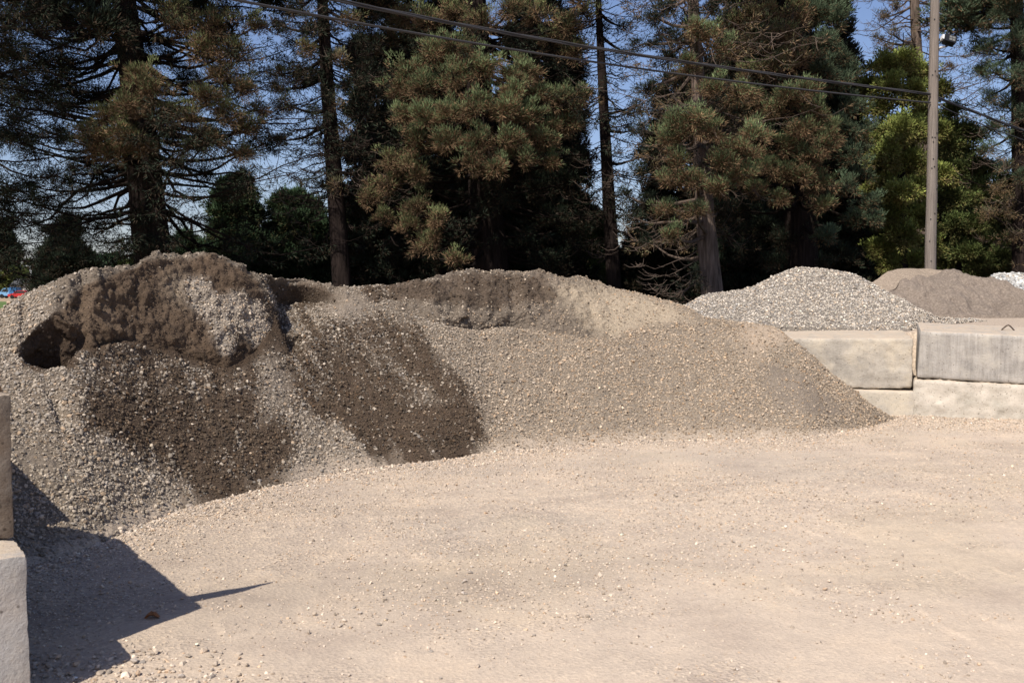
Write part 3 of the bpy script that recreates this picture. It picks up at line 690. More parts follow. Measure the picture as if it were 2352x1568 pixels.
# ---------------------------------------------------------------- raised fill behind the wall
def mound(name, label, cat, crest, foot, Y0, h0, slope_deg, col, mat, stones_n=0, ssize=.026, seed=0, back=.62, relief=.03, scol=(.5, .47, .43), nu=260, nr=150, kind=None, rill=0, bh=1.0):
    us = np.linspace(crest[0][0], crest[-1][0], nu)
    cv = smooth1(interp_line(crest, us), 5); fv = smooth1(interp_line(foot, us), 5)
    q = -sight(us, fv)[1]
    z0 = np.interp(us, [us[0], us[-1]], Y0) if not isinstance(Y0, list) else interp_line(Y0, us); h = EYE - q * z0
    t = math.tan(R(slope_deg)); qc = -sight(us, cv)[1]
    zc = (EYE - h + t * z0) / (t + qc); hc = EYE - qc * zc
    s = np.linspace(0, 1, nr)
    Zf = z0[:, None] * (1 - s) + zc[:, None] * s; Hf = h[:, None] * (1 - s) + hc[:, None] * s
    Hf = Hf + (hc - h)[:, None] * .05 * np.sin(s * math.pi)[None]
    Zb = zc[:, None] + (hc - bh)[:, None] / back * s[1:][None]; Hb = hc[:, None] * (1 - s[1:]) + bh * s[1:]
    cap = .16 * (hc - h)[:, None]
    Z = np.concatenate([Zf, Zb], 1); H = np.concatenate([Hf, Hb], 1)
    ker = np.hanning(17)[1:-1]; ker /= ker.sum(); kk = len(ker) // 2
    for A in (Z, H):
        Ap = np.pad(A, ((0, 0), (kk, kk)), mode='edge'); A[:] = sum(ker[m] * Ap[:, m:m + A.shape[1]] for m in range(len(ker)))
    # front skirt reaching down
    Z = np.concatenate([Z[:, :1], Z], 1); H = np.concatenate([H[:, :1] - .6, H], 1)
    v = 784 + F * np.tan(np.arctan((EYE - H) / Z) - PITCH); b = (v - 784) / F
    X = ((us[:, None] - 1176) / F) / (math.cos(PITCH) - b * math.sin(PITCH)) * Z
    P = np.stack([X, Z, H], -1); Nn = normals(P)
    ed = sstep(0, .05, (us - us[0]) / (us[-1] - us[0]))[:, None] * np.ones(P.shape[:2])
    ed = ed * sstep(0, 16, np.arange(P.shape[1]))[None, :]
    P = P + Nn * ((relief * fbm(P, .7, 4, seed) + relief * .25 * fbm(P, .12, 3, seed + 1)) * ed)[..., None]
    if rill:
        rl = np.abs(fbm(p3(us[:, None] / 60. + Z * 1.6, Z * 1.3 - us[:, None] / 140), 1.0, 4, seed + 3))
        P[..., 2] -= rill * (1 - sstep(0, .22, rl)) * sstep(.1, .35, fbm(P, .9, 2, seed + 4) + .3)
        P[..., 2] -= .30 * np.abs(fbm(P, 1.1, 4, seed + 6)) * ed - .10 * fbm(P, .35, 4, seed + 8) * ed
    Nn = normals(P)
    cc = np.array(col) * (1 + .12 * fbm(P, .6, 4, seed + 9)[..., None])
    e = empty(name, (float(P[nu // 2, nr, 0]), float(P[nu // 2, nr, 1]), float(bh)), label, cat)
    mesh('pile_surface', P.reshape(-1, 3), grid_faces(*P.shape[:2]), mat, e, col=cc.reshape(-1, 3), smooth=True)
    if stones_n:
        rg = np.random.default_rng(seed); dd = np.ones(P.shape[:2]); dd[:, int(nr * 1.15):] = 0; dd[:, 0] = .6
        i, j, pos = scatter(P, dd, stones_n, rg); n = len(i); print(name, n)
        sz = np.clip(np.exp(rg.normal(math.log(ssize), .3, n)), ssize * .4, ssize * 2.2)
        cs = stone_cols(n, rg, scol, .25)
        stones('loose_stones', pos, Nn[i, j], sz, cs, M_STONE, e, seed + 2)['kind'] = 'stuff'
    return e
# fill surface
xs = np.linspace(1.5, 26, 200); ys = np.linspace(0, 1, 80)
def front(x):   # runs just behind the blocks
    dl = np.tan(R(-14)); dr_ = np.tan(R(-20))
    return np.where(x < PJ[0], PJ[1] + (x - PJ[0]) * dl, np.maximum(PJ[1] + (x - PJ[0]) * dr_, 9)) + .80
FX = np.repeat(xs[:, None], 80, 1); FY = front(FX) - .25 * np.exp(-((FX - PJ[0]) / .16) ** 2) + ys[None] ** 1.5 * 8.5
FZ = 1.068 + .052 * sstep(PJ[0] + .15, PJ[0] + .6, FX) + .008 * fbm(p3(FX, FY), .8, 3, 44) + .004 * np.clip(FY - front(FX), 0, 8)
edge = sstep(1.5, 4.0, FX); FZ = FZ * edge + (1 - edge) * -.05
FZ[:, -1] = -.2; FZ[:, 0] = -.2; FZ[-1, :] = -.2
g = mesh('raised_ground', np.stack([FX, FY, FZ], -1).reshape(-1, 3), grid_faces(200, 80), M_SAND, None, col=np.tile((.42, .34, .265), (200 * 80, 1)), smooth=True)
tag(g, 'raised tan fill held behind the block wall', kind='structure')
mound('gravel_pile', 'pale grey clean gravel pile behind the block wall', 'gravel pile',
      [(1440, 720), (1520, 705), (1580, 700), (1600, 686), (1625, 675), (1700, 668), (1745, 650), (1800, 625), (1830, 614), (1900, 618), (1960, 628), (2000, 645), (2050, 675), (2100, 702), (2150, 725), (2220, 734), (2290, 739)],
      [(1440, 780), (1600, 760), (1800, 752), (1900, 753), (2070, 757), (2110, 754), (2150, 745), (2190, 741), (2290, 741)], [(1440, 13.6), (1800, 13.45), (2090, 13.2), (2140, 13.9), (2290, 15.8)], 1.0, 33, (.17, .15, .128), M_FINES, 3300, .022, 31, relief=.05, scol=(.40, .352, .292))
mound('sand_pile', 'dark taupe sand pile with rain rills beside the utility pole', 'sand pile',
      [(2040, 668), (2070, 640), (2090, 622), (2110, 618), (2140, 611), (2180, 614), (2230, 617), (2290, 630), (2352, 664), (2420, 700), (2480, 726)],
      [(2040, 722), (2150, 722), (2250, 724), (2352, 727), (2480, 730)], (17.0, 17.0), 1.0, 30, (.195, .158, .127), M_SAND, 0, seed=51, relief=.11, rill=.03)
mound('sand_pile', 'light tan sand pile peeping out left of the dark taupe one', 'sand pile',
      [(1960, 690), (1990, 660), (2005, 645), (2040, 622), (2070, 615), (2130, 615), (2200, 625), (2260, 660), (2300, 690)],
      [(1960, 715), (2300, 715)], (20.5, 20.5), 1.0, 30, (.265, .212, .162), M_SAND, 0, seed=61, relief=.03)
mound('gravel_pile', 'white coarse rock pile at the far right edge', 'gravel pile',
      [(2230, 680), (2270, 645), (2285, 632), (2310, 627), (2352, 628), (2420, 632), (2500, 680)],
      [(2230, 700), (2500, 700)], (21.5, 21.5), 1.0, 30, (.36, .35, .33), M_FINES, 700, .06, 71, relief=.06, scol=(.46, .445, .41))

# ---------------------------------------------------------------- utility pole, floodlight, cables
ZP = 26.5
def pole():
    b0 = pt(2137, 640, ZP); b1 = pt(2147, 0, ZP)
    dirn = (b1 - b0) / (b1 - b0)[2]
    base = b0 + dirn * (0 - b0[2]); top = base + dirn * 12.5
    e = empty('utility_pole', tuple(base), 'grey weathered wooden utility pole with a floodlight, behind the dark sand pile', 'utility pole')
    n = 40; t = np.linspace(0, 1, n); P = base[None] * (1 - t[:, None]) + top[None] * t[:, None]
    P = P + np.stack([fbm(p3(t * 9, t * 0), 1, 2, 4) * .012, t * 0, t * 0], -1)
    mb = MB(); mb.tube(P, .155 - .055 * t, 24); mb.build('pole_shaft', M_POLE, e, smooth=True)
    rg = np.random.default_rng(8)
    for k in range(26):
        mb = MB()
        h = rg.uniform(.08, .9); c = base * (1 - h) + top * h; r = .155 - .055 * h; a = rg.uniform(-2.6, -.5)
        c = c + np.array([math.cos(a) * r * .97, math.sin(a) * r * .97, 0])
        mb.tube([c, c + np.array([math.cos(a), math.sin(a), 0]) * .02], [.018, .016], 6); mb.build('bolt_head', M_BLACK, e)
    # floodlight on the right side
    fl = pt(2180, 93, ZP - .15); ar = pt(2156, 112, ZP)
    tip = pt(2172, 108, ZP - .1)
    mb = MB(); mb.box(fl, (.30, .20, .21), 0, M=Matrix.Rotation(R(16), 3, 'Y') @ Matrix.Rotation(R(-20), 3, 'X')); f = mb.build('floodlight', M_BLACK, e)
    Mr = np.array(Matrix.Rotation(R(16), 3, 'Y') @ Matrix.Rotation(R(-20), 3, 'X'))
    mb = MB()
    for ax in (-.5, .5):
        for az in (-.5, .5): mb.box(fl + Mr @ np.array([.035 + ax * .085, -.104, az * .075]), (.07, .012, .06), 0, M=Mr)
    mb.build('lamp_lens', M_LENS, f)
    mb = MB(); mb.box(fl + Mr @ np.array([-.19, -.01, .01]), (.05, .13, .13), 0, M=Mr); mb.build('ballast_cover', M_WHITE, f)
    mb = MB(); mb.tube([ar, ar * .5 + tip * .5 + np.array([0, 0, .02]), tip], [.035, .032, .028], 8); mb.tube([ar + [-.02, 0, -.08], ar + [-.02, 0, .08]], [.03, .03], 8); mb.build('bracket', M_WHITE, e, smooth=True)
    mb = MB(); mb.tube([tip, fl + np.array([-.02, 0, -.11])], [.03, .04], 8); mb.tube([ar, ar + [.05, 0, -.09], tip + [-.1, 0, -.13], tip + [0, 0, -.04]], [.008] * 4, 6); mb.build('swivel_joint', M_BLACK, e, smooth=True)
pole()
def cable(name, label, pts, r, strands=1, tr=.0, clamps=()):
    # pts: (u,v,Y) -> smooth spline
    P = np.array([pt(u, v, Y) for u, v, Y in pts])
    d = np.concatenate([[0], np.cumsum(np.linalg.norm(np.diff(P, axis=0), axis=1))])
    co = [np.polyfit(d, P[:, k], min(3, len(P) - 1)) for k in range(3)]
    s = np.linspace(0, d[-1], 220); Q = np.stack([np.polyval(c, s) for c in co], -1)
    mb = MB()
    for k in range(strands):
        ph = s * 1.3 + k * 2 * math.pi / max(1, strands)
        q = Q + np.stack([s * 0, np.cos(ph) * tr, np.sin(ph) * tr], -1)
        V, Fq = tubes(q[None], np.full((1, len(q)), r), 7); mb.add(V, Fq)
    o = mb.build(name, M_CABLE, None, smooth=True)
    return tag(o, label, 'cable')
cable('power_cable', 'thick twisted black cable bundle sagging across the trees to the pole, upper of two', [(-200, -235, 11.5), (300, -105, 13.6), (770, 0, 16.2), (1060, 57, 18.2), (1350, 108, 20.2), (1650, 153, 22.5), (1900, 188, 24.5), (2136, 216, 26.4)], .017, 3, .020)
cable('power_cable', 'single thin black cable below the thick bundle, left of the pole', [(-200, -160, 11.5), (150, -75, 13.), (540, 0, 15.), (1000, 82, 18.), (1375, 145, 20.6), (1650, 183, 22.5), (1900, 212, 24.5), (2136, 236, 26.4)], .022)
cable('power_cable', 'thick black cable running from the pole down to the right edge', [(2152, 224, 26.5), (2250, 262, 28.5), (2352, 301, 30.5), (2600, 390, 36)], .020, 3, .022)
cable('power_cable', 'thin black cable under the thick one, right of the pole', [(2152, 240, 26.5), (2250, 284, 28.5), (2352, 322, 30.5), (2600, 412, 36)], .014)
cable('service_wire', 'hair-thin wire high behind the pole by the floodlight', [(1500, -20, 35), (1800, 45, 35), (1950, 84, 35), (2150, 110, 35), (2352, 205, 37)], .008)

# ---------------------------------------------------------------- trees
class Fol:
    """collects leaf blades and twigs for one tree"""
    def __init__(s, seed): s.P = []; s.D = []; s.L = []; s.W = []; s.K = []; s.tw = []; s.tr = []; s.lb = []; s.lr = []; s.rng = np.random.default_rng(seed)
    def tufts(s, Cn, out, rad, nb, kind=None, Lr=(.07, .14), wr=.21, up=.35, pal=None, rel=None, ctone=0.):
        """Cn (n,3) tuft centres; out (n,3) outward directions"""
        rng = s.rng; n = len(Cn)
        if n == 0: return
        m = nb; out = np.repeat(out, m, 0); ctr = np.repeat(Cn, m, 0)
        g = rng.normal(0, 1, (n * m, 3)); g /= np.linalg.norm(g, axis=1, keepdims=True)
        rz_ = np.zeros(n * m) if rel is None else np.repeat(rel, m)
        d = g * .85 + out * .6 + np.array([0, 0, up]); d[:, 2] += .55 * np.clip(rz_, -1.2, .8); d /= np.linalg.norm(d, axis=1, keepdims=True)
        p = ctr + g * (rad * rng.random((n * m, 1)) ** .6) * np.array([1, 1, .75])
        s.P.append(p); s.D.append(d); L = rng.uniform(*Lr, n * m); s.L.append(L); s.W.append(L * wr)
        # green above and outside, rusty below
        rl = np.zeros(n * m) if rel is None else np.repeat(rel, m)
        side = g[:, 2] * .35 + rl * .9 + rng.normal(0, .30, n * m)
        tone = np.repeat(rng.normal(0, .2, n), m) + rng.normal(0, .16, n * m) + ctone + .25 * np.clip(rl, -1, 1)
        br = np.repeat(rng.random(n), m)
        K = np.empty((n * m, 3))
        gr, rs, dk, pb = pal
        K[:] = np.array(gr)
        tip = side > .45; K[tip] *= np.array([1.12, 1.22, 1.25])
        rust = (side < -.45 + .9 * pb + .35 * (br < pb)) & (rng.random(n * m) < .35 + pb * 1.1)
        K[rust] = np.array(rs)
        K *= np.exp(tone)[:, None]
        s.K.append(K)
    def finish(s, root, mat_limb, mat_twig=None):
        if s.P:
            P = np.concatenate(s.P); D = np.concatenate(s.D); L = np.concatenate(s.L)[:, None]; W = np.concatenate(s.W)[:, None]; K = np.concatenate(s.K)
            a = s.rng.normal(0, 1, P.shape); X = np.cross(D, a); X /= np.linalg.norm(X, axis=1, keepdims=True) + 1e-9
            V = np.stack([P - X * W * .5, P + X * W * .5, P + D * L + X * W * .12], 1).reshape(-1, 3)
            Fq = np.arange(len(V)).reshape(-1, 3)
            mesh('crown', V, Fq, M_FOL, root, col=np.clip(K, .004, .5))
        V = np.zeros((0, 3)); Fl = np.zeros((0, 4), int); nl = 0
        if s.lb: V, Fl = tubes(np.array(s.lb), np.array(s.lr), 6)
        nl = len(Fl)
        if s.tw:
            T = np.concatenate(s.tw); Rr = np.concatenate(s.tr); V2, F2 = tubes(T, Rr, 3)
            Fl = np.concatenate([Fl, F2 + len(V)]); V = np.concatenate([V, V2])
        if len(V):
            o = mesh('branches', V, Fl, [mat_limb, mat_twig or mat_limb], root)
            mi = np.zeros(len(Fl), np.int32); mi[nl:] = 1; o.data.polygons.foreach_set('material_index', mi)
        return sum(len(p) for p in s.P)
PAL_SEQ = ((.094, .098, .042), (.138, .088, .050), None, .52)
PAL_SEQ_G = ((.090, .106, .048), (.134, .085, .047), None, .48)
PAL_DARK = ((.020, .026, .016), (.044, .031, .020), None, .30)  # near-black palette: shade of unlit boughs is put into the leaf colour
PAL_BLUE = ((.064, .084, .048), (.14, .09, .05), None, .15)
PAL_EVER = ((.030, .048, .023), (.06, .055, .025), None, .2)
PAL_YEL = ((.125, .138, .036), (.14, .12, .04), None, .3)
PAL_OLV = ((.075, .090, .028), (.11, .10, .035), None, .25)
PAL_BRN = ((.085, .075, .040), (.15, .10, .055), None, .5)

def limb_curve(a, b, sag, n=8, rng=None, wig=.06):
    t = np.linspace(0, 1, n)[:, None]; P = a * (1 - t) + b * t
    ln = np.linalg.norm(b - a)
    P[:, 2] -= (sag * ln * np.sin(t[:, 0] * math.pi) )
    if rng is not None: P[1:-1] += rng.normal(0, wig * ln * .35, (n - 2, 3)); P = np.concatenate([P[:1], (P[:-2] + 2 * P[1:-1] + P[2:]) / 4, P[-1:]])
    return P
def sub_along(f, P, n, ln, droop, r0, tmin=.3, side=1.0):
    """branchlets springing off the limb P ; returns arrays of twig polylines"""
    rng = f.rng; m = len(P)
    t = rng.uniform(tmin, 1, n) * (m - 1); k = np.minimum(t.astype(int), m - 2); fr = (t - k)[:, None]
    st = P[k] * (1 - fr) + P[k + 1] * fr; T = P[k + 1] - P[k]; T /= np.linalg.norm(T, axis=1, keepdims=True)
    sd = rng.normal(0, 1, (n, 3)) * np.array([1, 1, .55]) * side + T * .8; sd[:, 2] -= droop; sd /= np.linalg.norm(sd, axis=1, keepdims=True)
    L = (ln * rng.uniform(.45, 1.15, n))[:, None]
    q = np.linspace(0, 1, 4)[None, :, None]
    Q = st[:, None] + sd[:, None] * L[:, None] * q
    Q[..., 2] += (-.15 * np.sin(q[..., 0] * math.pi) + .18 * q[..., 0] ** 2) * L
    f.tw.append(Q); f.tr.append(np.linspace(r0, r0 * .35, 4)[None].repeat(n, 0))
    return Q, sd
def trunk_at(T, z):
    return np.array([np.interp(z, T[:, 2], T[:, k]) for k in range(2)] + [z])
def bough(f, T, Cn, Rd, pal, dens=1.0, sag=.10, lr=.07, tuft_r=.17, nb=24, up=.35, attach=None, wr=.21, Lr=(.06, .125)):
    """a limb that carries a rounded clump of foliage at Cn with radius Rd"""
    rng = f.rng; Cn = np.array(Cn, float)
    za = Cn[2] + (attach if attach is not None else rng.uniform(-.5, .8)); A = trunk_at(T, za)
    P = limb_curve(A, Cn, sag, 8, rng); f.lb.append(P); f.lr.append(np.linspace(lr, lr * .3, 8))
    n = int(48 * dens * Rd ** 2) + 6
    g = rng.normal(0, 1, (n, 3)); g[:, 2] = g[:, 2] + .25; g /= np.linalg.norm(g, axis=1, keepdims=True)
    rq = rng.uniform(.35, 1.22, n); e = Cn + g * (Rd * rq)[:, None] * np.array([1, 1, rng.uniform(.6, .95)]); e[:, 2] -= .22 * Rd * (rq * np.hypot(g[:, 0], g[:, 1])) ** 2
    q = np.linspace(0, 1, 4)[None, :, None]; Q = Cn[None, None] * (1 - q) * 1 + e[:, None] * q
    Q[..., 2] -= .12 * Rd * np.sin(q[..., 0] * math.pi)
    f.tw.append(Q); f.tr.append(np.linspace(.018, .006, 4)[None].repeat(n, 0))
    nb = int(nb * 2.1)
    ct = rng.normal(0, .16)
    for fr in (.45, .72, 1.0):
        c = Cn * (1 - fr) + e * fr + rng.normal(0, .08, (n, 3)); f.tufts(c, g + np.array([0, 0, .25]), tuft_r, nb, None, up=up, pal=pal, wr=wr, Lr=Lr, rel=(c[:, 2] - Cn[2]) / Rd, ctone=ct)
def spray(f, T, z, az, ln, droop, pal, nsub=9, sub=.28, tufts=3, nb=14, lr=.05, rise=0., tuft_r=.13, tmin=.35, up=.1, leafy=1.0, wig=.16):
    """a long side limb clothed along its outer part"""
    rng = f.rng; nsub = int(nsub * 1.5) if leafy > .3 else nsub; A = trunk_at(T, z)
    b = A + np.array([math.cos(az) * ln, math.sin(az) * ln, -droop * ln + rise])
    P = limb_curve(A, b, .04 + droop * .25, 9, rng, wig); nb = int(nb * 2.2); P[-2:, 2] += .05 * ln
    f.lb.append(P[:8] if False else np.concatenate([P[:7], P[8:9]])); f.lr.append(np.linspace(lr, lr * .2, 8))
    Q, sd = sub_along(f, P, nsub, ln * sub, .15, .012, tmin)
    keep = rng.random(nsub) < leafy
    Q = Q[keep]; sd = sd[keep]
    for k in np.linspace(1.2, 3, tufts):
        i0 = int(min(2, math.floor(k))); fr = k - i0
        c = Q[:, i0] * (1 - fr) + Q[:, i0 + 1] * fr; f.tufts(c + rng.normal(0, .06, c.shape), sd, tuft_r, nb, None, up=up, pal=pal)
    return P
def mk_trunk(root, line, Y, w0, w1, mat, H, flare=1.35, seed=0, rough=.10):
    """line: [(u,v)...] from low to high of the surveyed axis; widths in px at first / last; H total height"""
    P = np.array([pt(u, v, Y) for u, v in line]); rr = np.interp(np.arange(len(P)), [0, len(P) - 1], [w0, w1]) / F * Y / 2
    d0 = (P[1] - P[0]) / (P[1] - P[0])[2]; base = P[0] + d0 * (-.15 - P[0][2])
    d1 = (P[-1] - P[-2]) / (P[-1] - P[-2])[2]; top = P[-1] + d1 * .5 * (H - P[-1][2]); top[2] = H
    A = np.concatenate([[base], P, [top]]); r = np.concatenate([[rr[0] * flare], rr, [rr[-1] * .12]])
    z = np.concatenate([np.linspace(A[0, 2], 2.5, 24)[:-1], np.linspace(2.5, H, 60)])
    T = np.stack([np.interp(z, A[:, 2], A[:, 0]), np.interp(z, A[:, 2], A[:, 1]), z], -1)
    rad = np.interp(z, A[:, 2], r)
    k = 40; th = np.arange(k) / k * 2 * math.pi
    V = np.stack([T[:, None, 0] + rad[:, None] * np.cos(th), T[:, None, 1] + rad[:, None] * np.sin(th), T[:, None, 2].repeat(k, 1)], -1)
    nrm = np.stack([np.cos(th), np.sin(th), th * 0], -1)[None]
    q = np.stack([np.cos(th)[None] * 3 + seed * 9 + z[:, None] * .02, np.sin(th)[None] * 3 + z[:, None] * 0, z[:, None] * .16 + th[None] * 0], -1)
    V = V + nrm * (rad[:, None] * rough * fbm(q, .55, 4, 400 + seed, .6))[..., None]
    i = np.arange(len(z) - 1)[:, None] * k; j = np.arange(k)[None]; j2 = (j + 1) % k
    Fq = np.stack([i + j, i + j2, i + j2 + k, i + j + k], -1).reshape(-1, 4)
    mesh('trunk', V.reshape(-1, 3), Fq, mat, root, smooth=True)
    return T
def tree_root(name, label, u, Y, group=None):
    p = pt(u, 700, Y); return empty(name, (float(p[0]), float(Y), 0), label, 'tree', group)
def W(u, v, Y): return pt(u, v, Y)
total = 0
def guided(f, T, Y, lst, pal, dens=1.0, **kw):
    for (u, v, r, dy) in lst:
        Yc = Y + dy; bough(f, T, W(u, v, Yc), r / F * Yc, pal, dens, **kw)
def upper_crown(f, T, z0, z1, r0, r1, n, pal, rngseed=0):
    """the part of the crown that rises above the picture"""
    rng = f.rng
    for k in range(n):
        z = rng.uniform(z0, z1); r = np.interp(z, [z0, z1], [r0, r1]) * rng.uniform(.6, 1); az = rng.uniform(0, 2 * math.pi)
        c = trunk_at(T, z) + np.array([math.cos(az) * r, math.sin(az) * r, rng.uniform(-.5, .3)])
        bough(f, T, c, rng.uniform(.6, 1.0), pal, .5, nb=14, Lr=(.12, .22), wr=.26)

# T1 : the great sequoia on the left
Y = 30.; r_ = tree_root('sequoia_tree', 'massive dark sequoia with a thick leaning trunk and drooping boughs behind the left hump', 355, Y)
T = mk_trunk(r_, [(352, 600), (335, 430), (318, 260), (300, 120), (285, 0)], Y, 84, 50, M_BARK_D, 24, seed=1); f = Fol(101)
guided(f, T, Y, [(330, 175, 52, -3.4), (300, 240, 46, -3.6), (250, 270, 45, -3.2), (210, 300, 38, -3.2), (350, 215, 45, -3.4), (290, 310, 46, -3.4), (205, 340, 30, -3.0), (260, 350, 32, -3.2), (320, 340, 30, -3.2), (240, 315, 36, -3.2), (370, 260, 30, -3.2)], PAL_SEQ, 1.15, nb=26)
guided(f, T, Y, [(500, 60, 55, -2), (540, 120, 50, -1.8), (470, 110, 48, -2), (560, 200, 42, -1.5), (480, 220, 46, -2), (440, 270, 42, -2), (520, 260, 46, -1.8), (570, 290, 40, -1.5), (480, 310, 42, -1.8), (560, 350, 36, -1.2), (440, 340, 34, -1.5), (430, 60, 46, -1.5), (400, 30, 44, -1), (590, 250, 30, -1), (510, 170, 40, -1.8), (590, 60, 30, -1)], PAL_SEQ, .8, nb=22)
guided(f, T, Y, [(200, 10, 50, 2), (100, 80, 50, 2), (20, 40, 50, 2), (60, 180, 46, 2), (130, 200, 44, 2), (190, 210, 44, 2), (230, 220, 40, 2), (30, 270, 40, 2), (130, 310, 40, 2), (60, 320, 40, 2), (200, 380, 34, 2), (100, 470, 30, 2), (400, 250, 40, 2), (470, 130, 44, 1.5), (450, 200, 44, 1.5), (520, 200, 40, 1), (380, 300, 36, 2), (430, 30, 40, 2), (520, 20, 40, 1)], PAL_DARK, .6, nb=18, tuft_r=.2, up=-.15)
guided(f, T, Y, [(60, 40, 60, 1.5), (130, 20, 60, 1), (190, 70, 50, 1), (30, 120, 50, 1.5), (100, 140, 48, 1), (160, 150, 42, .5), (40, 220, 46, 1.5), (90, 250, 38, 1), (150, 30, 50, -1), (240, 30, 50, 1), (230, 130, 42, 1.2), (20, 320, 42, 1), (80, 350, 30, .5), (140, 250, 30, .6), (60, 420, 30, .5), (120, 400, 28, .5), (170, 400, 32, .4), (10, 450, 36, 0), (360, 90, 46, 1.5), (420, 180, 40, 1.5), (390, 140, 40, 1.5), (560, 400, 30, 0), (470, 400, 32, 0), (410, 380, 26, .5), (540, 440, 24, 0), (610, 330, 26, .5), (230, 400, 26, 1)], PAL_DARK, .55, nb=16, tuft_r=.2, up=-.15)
rg = f.rng
for k in range(95):
    z = rg.uniform(2.6, 10.5); az = rg.uniform(-math.pi, math.pi); spray(f, T, z, az, rg.uniform(2.5, 6.2) * (1 if z > 4 else .7), rg.uniform(-.05, .35), PAL_DARK, 10, .24, 3, 9, .055, leafy=.95, tuft_r=.17, up=-.3)
upper_crown(f, T, 10.5, 23, 5.2, 1.2, 120, PAL_DARK)
total += f.finish(r_, M_LIMB)
# neighbour just outside the left edge, its boughs reach into view
Y = 27.; r_ = tree_root('sequoia_tree', 'sequoia reaching in with bare hanging boughs at the left edge', -160, Y)
T = mk_trunk(r_, [(-150, 600), (-165, 100)], Y, 70, 46, M_BARK_D, 24, seed=2); f = Fol(102)
rg = f.rng
for k in range(55):
    z = rg.uniform(2.8, 11); az = rg.uniform(-1.0, 1.3); spray(f, T, z, az, rg.uniform(2.2, 4.6), rg.uniform(0, .4), PAL_DARK, 10, .22, 3, 9, .05, leafy=.9, tuft_r=.17, up=-.3)
upper_crown(f, T, 8, 23, 4.8, 1.2, 90, PAL_DARK)
total += f.finish(r_, M_LIMB)
# T2 : slim half-dead conifer
Y = 31.; r_ = tree_root('conifer_tree', 'slim straight conifer with thin dead twiggy side branches, right of the massive one', 785, Y)
T = mk_trunk(r_, [(786, 660), (768, 400), (752, 200), (740, 0)], Y, 44, 24, M_BARK_D, 21, seed=3); f = Fol(103); rg = f.rng
for k in range(120):
    z = rg.uniform(3.6, 11); az = rg.uniform(-math.pi, math.pi); lf = .75 if z > 7.5 else .35
    spray(f, T, z, az, rg.uniform(1.0, 2.5), rg.uniform(-.02, .3), PAL_DARK, 9, .3, 2, 8, .026, leafy=lf, tuft_r=.12, tmin=.2)
guided(f, T, Y, [(640, 60, 30, 0), (650, 170, 28, 0), (660, 240, 26, 0), (690, 20, 36, 0), (640, 320, 18, 0), (630, 200, 20, 0), (700, 110, 24, -1), (800, 40, 26, -1)], PAL_SEQ, .7, nb=16)
guided(f, T, Y, [(780, 130, 16, -1.2), (770, 240, 15, -1.2), (790, 300, 13, -1.0), (775, 420, 14, -1.2)], PAL_BRN, .5, nb=8)
upper_crown(f, T, 10.5, 20, 2.4, .5, 45, PAL_DARK)
total += f.finish(r_, M_LIMB, M_TWIG)
# T3 : big lit sequoia in the middle
Y = 33.; r_ = tree_root('sequoia_tree', 'broad sunlit green and rust sequoia in the middle of the row', 1125, Y)
T = mk_trunk(r_, [(1128, 630), (1110, 420), (1100, 200), (1092, 0)], Y, 84, 46, M_BARK_D, 26, seed=4); f = Fol(104); rg = f.rng
guided(f, T, Y, [(1000, 120, 50, -4), (1050, 110, 48, -4.2), (940, 160, 46, -3.6), (970, 200, 50, -4), (920, 200, 40, -3.4), (1040, 180, 52, -4.4), (1110, 160, 52, -4.4), (1180, 170, 48, -4.2), (1210, 160, 36, -3.8), (1240, 220, 46, -3.6), (1290, 230, 44, -3.2), (1330, 220, 40, -3), (1310, 280, 40, -3), (1100, 240, 52, -4.6), (1160, 250, 50, -4.6), (1210, 270, 48, -4.2), (1050, 260, 50, -4.6), (980, 270, 48, -4.2), (960, 320, 46, -3.8), (930, 260, 36, -3.6), (1030, 320, 50, -4.6), (1100, 320, 46, -4.8), (1160, 320, 44, -4.6), (1240, 320, 40, -3.8), (1080, 370, 36, -4.8), (1140, 380, 36, -4.8), (1200, 360, 34, -4.4), (1270, 370, 24, -3.6), (1180, 210, 40, -4.5), (1260, 290, 30, -3.4)], PAL_SEQ_G, 1.0, nb=26)
guided(f, T, Y, [(900, 370, 44, -3.4), (940, 370, 40, -3.6), (890, 420, 40, -3.2), (960, 400, 34, -3.6), (850, 450, 36, -2.8), (960, 470, 40, -3.6), (1000, 500, 34, -3.8), (940, 520, 40, -3.4), (980, 560, 36, -3.6), (1050, 590, 26, -4), (880, 500, 26, -3), (1000, 540, 26, -3.6)], PAL_SEQ, .7, nb=20)
guided(f, T, Y, [(870, 20, 50, 0), (930, 40, 46, -.5), (980, 50, 46, -1.5), (1050, 30, 48, -2.2), (1110, 50, 44, -2.6), (1170, 20, 46, -2.2), (1240, 30, 46, -2), (1300, 60, 44, -1.6), (1320, 120, 40, -1.4), (1260, 100, 46, -1), (1340, 30, 30, -1), (900, 90, 40, 1), (860, 100, 34, 1), (840, 30, 30, 1)], PAL_SEQ, .75, nb=20)
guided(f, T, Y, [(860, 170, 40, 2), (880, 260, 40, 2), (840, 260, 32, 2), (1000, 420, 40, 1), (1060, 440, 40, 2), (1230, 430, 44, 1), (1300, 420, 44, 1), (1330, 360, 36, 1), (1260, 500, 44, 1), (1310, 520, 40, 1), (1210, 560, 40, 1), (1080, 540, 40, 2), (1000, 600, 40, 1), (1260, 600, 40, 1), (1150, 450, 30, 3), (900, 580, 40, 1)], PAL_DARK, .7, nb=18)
for k in range(70):
    z = rg.uniform(2.5, 10); az = rg.uniform(-math.pi, math.pi); spray(f, T, z, az, rg.uniform(2.5, 5.2), rg.uniform(-.05, .3), PAL_DARK, 9, .24, 3, 9, .05, leafy=.7, tuft_r=.16)
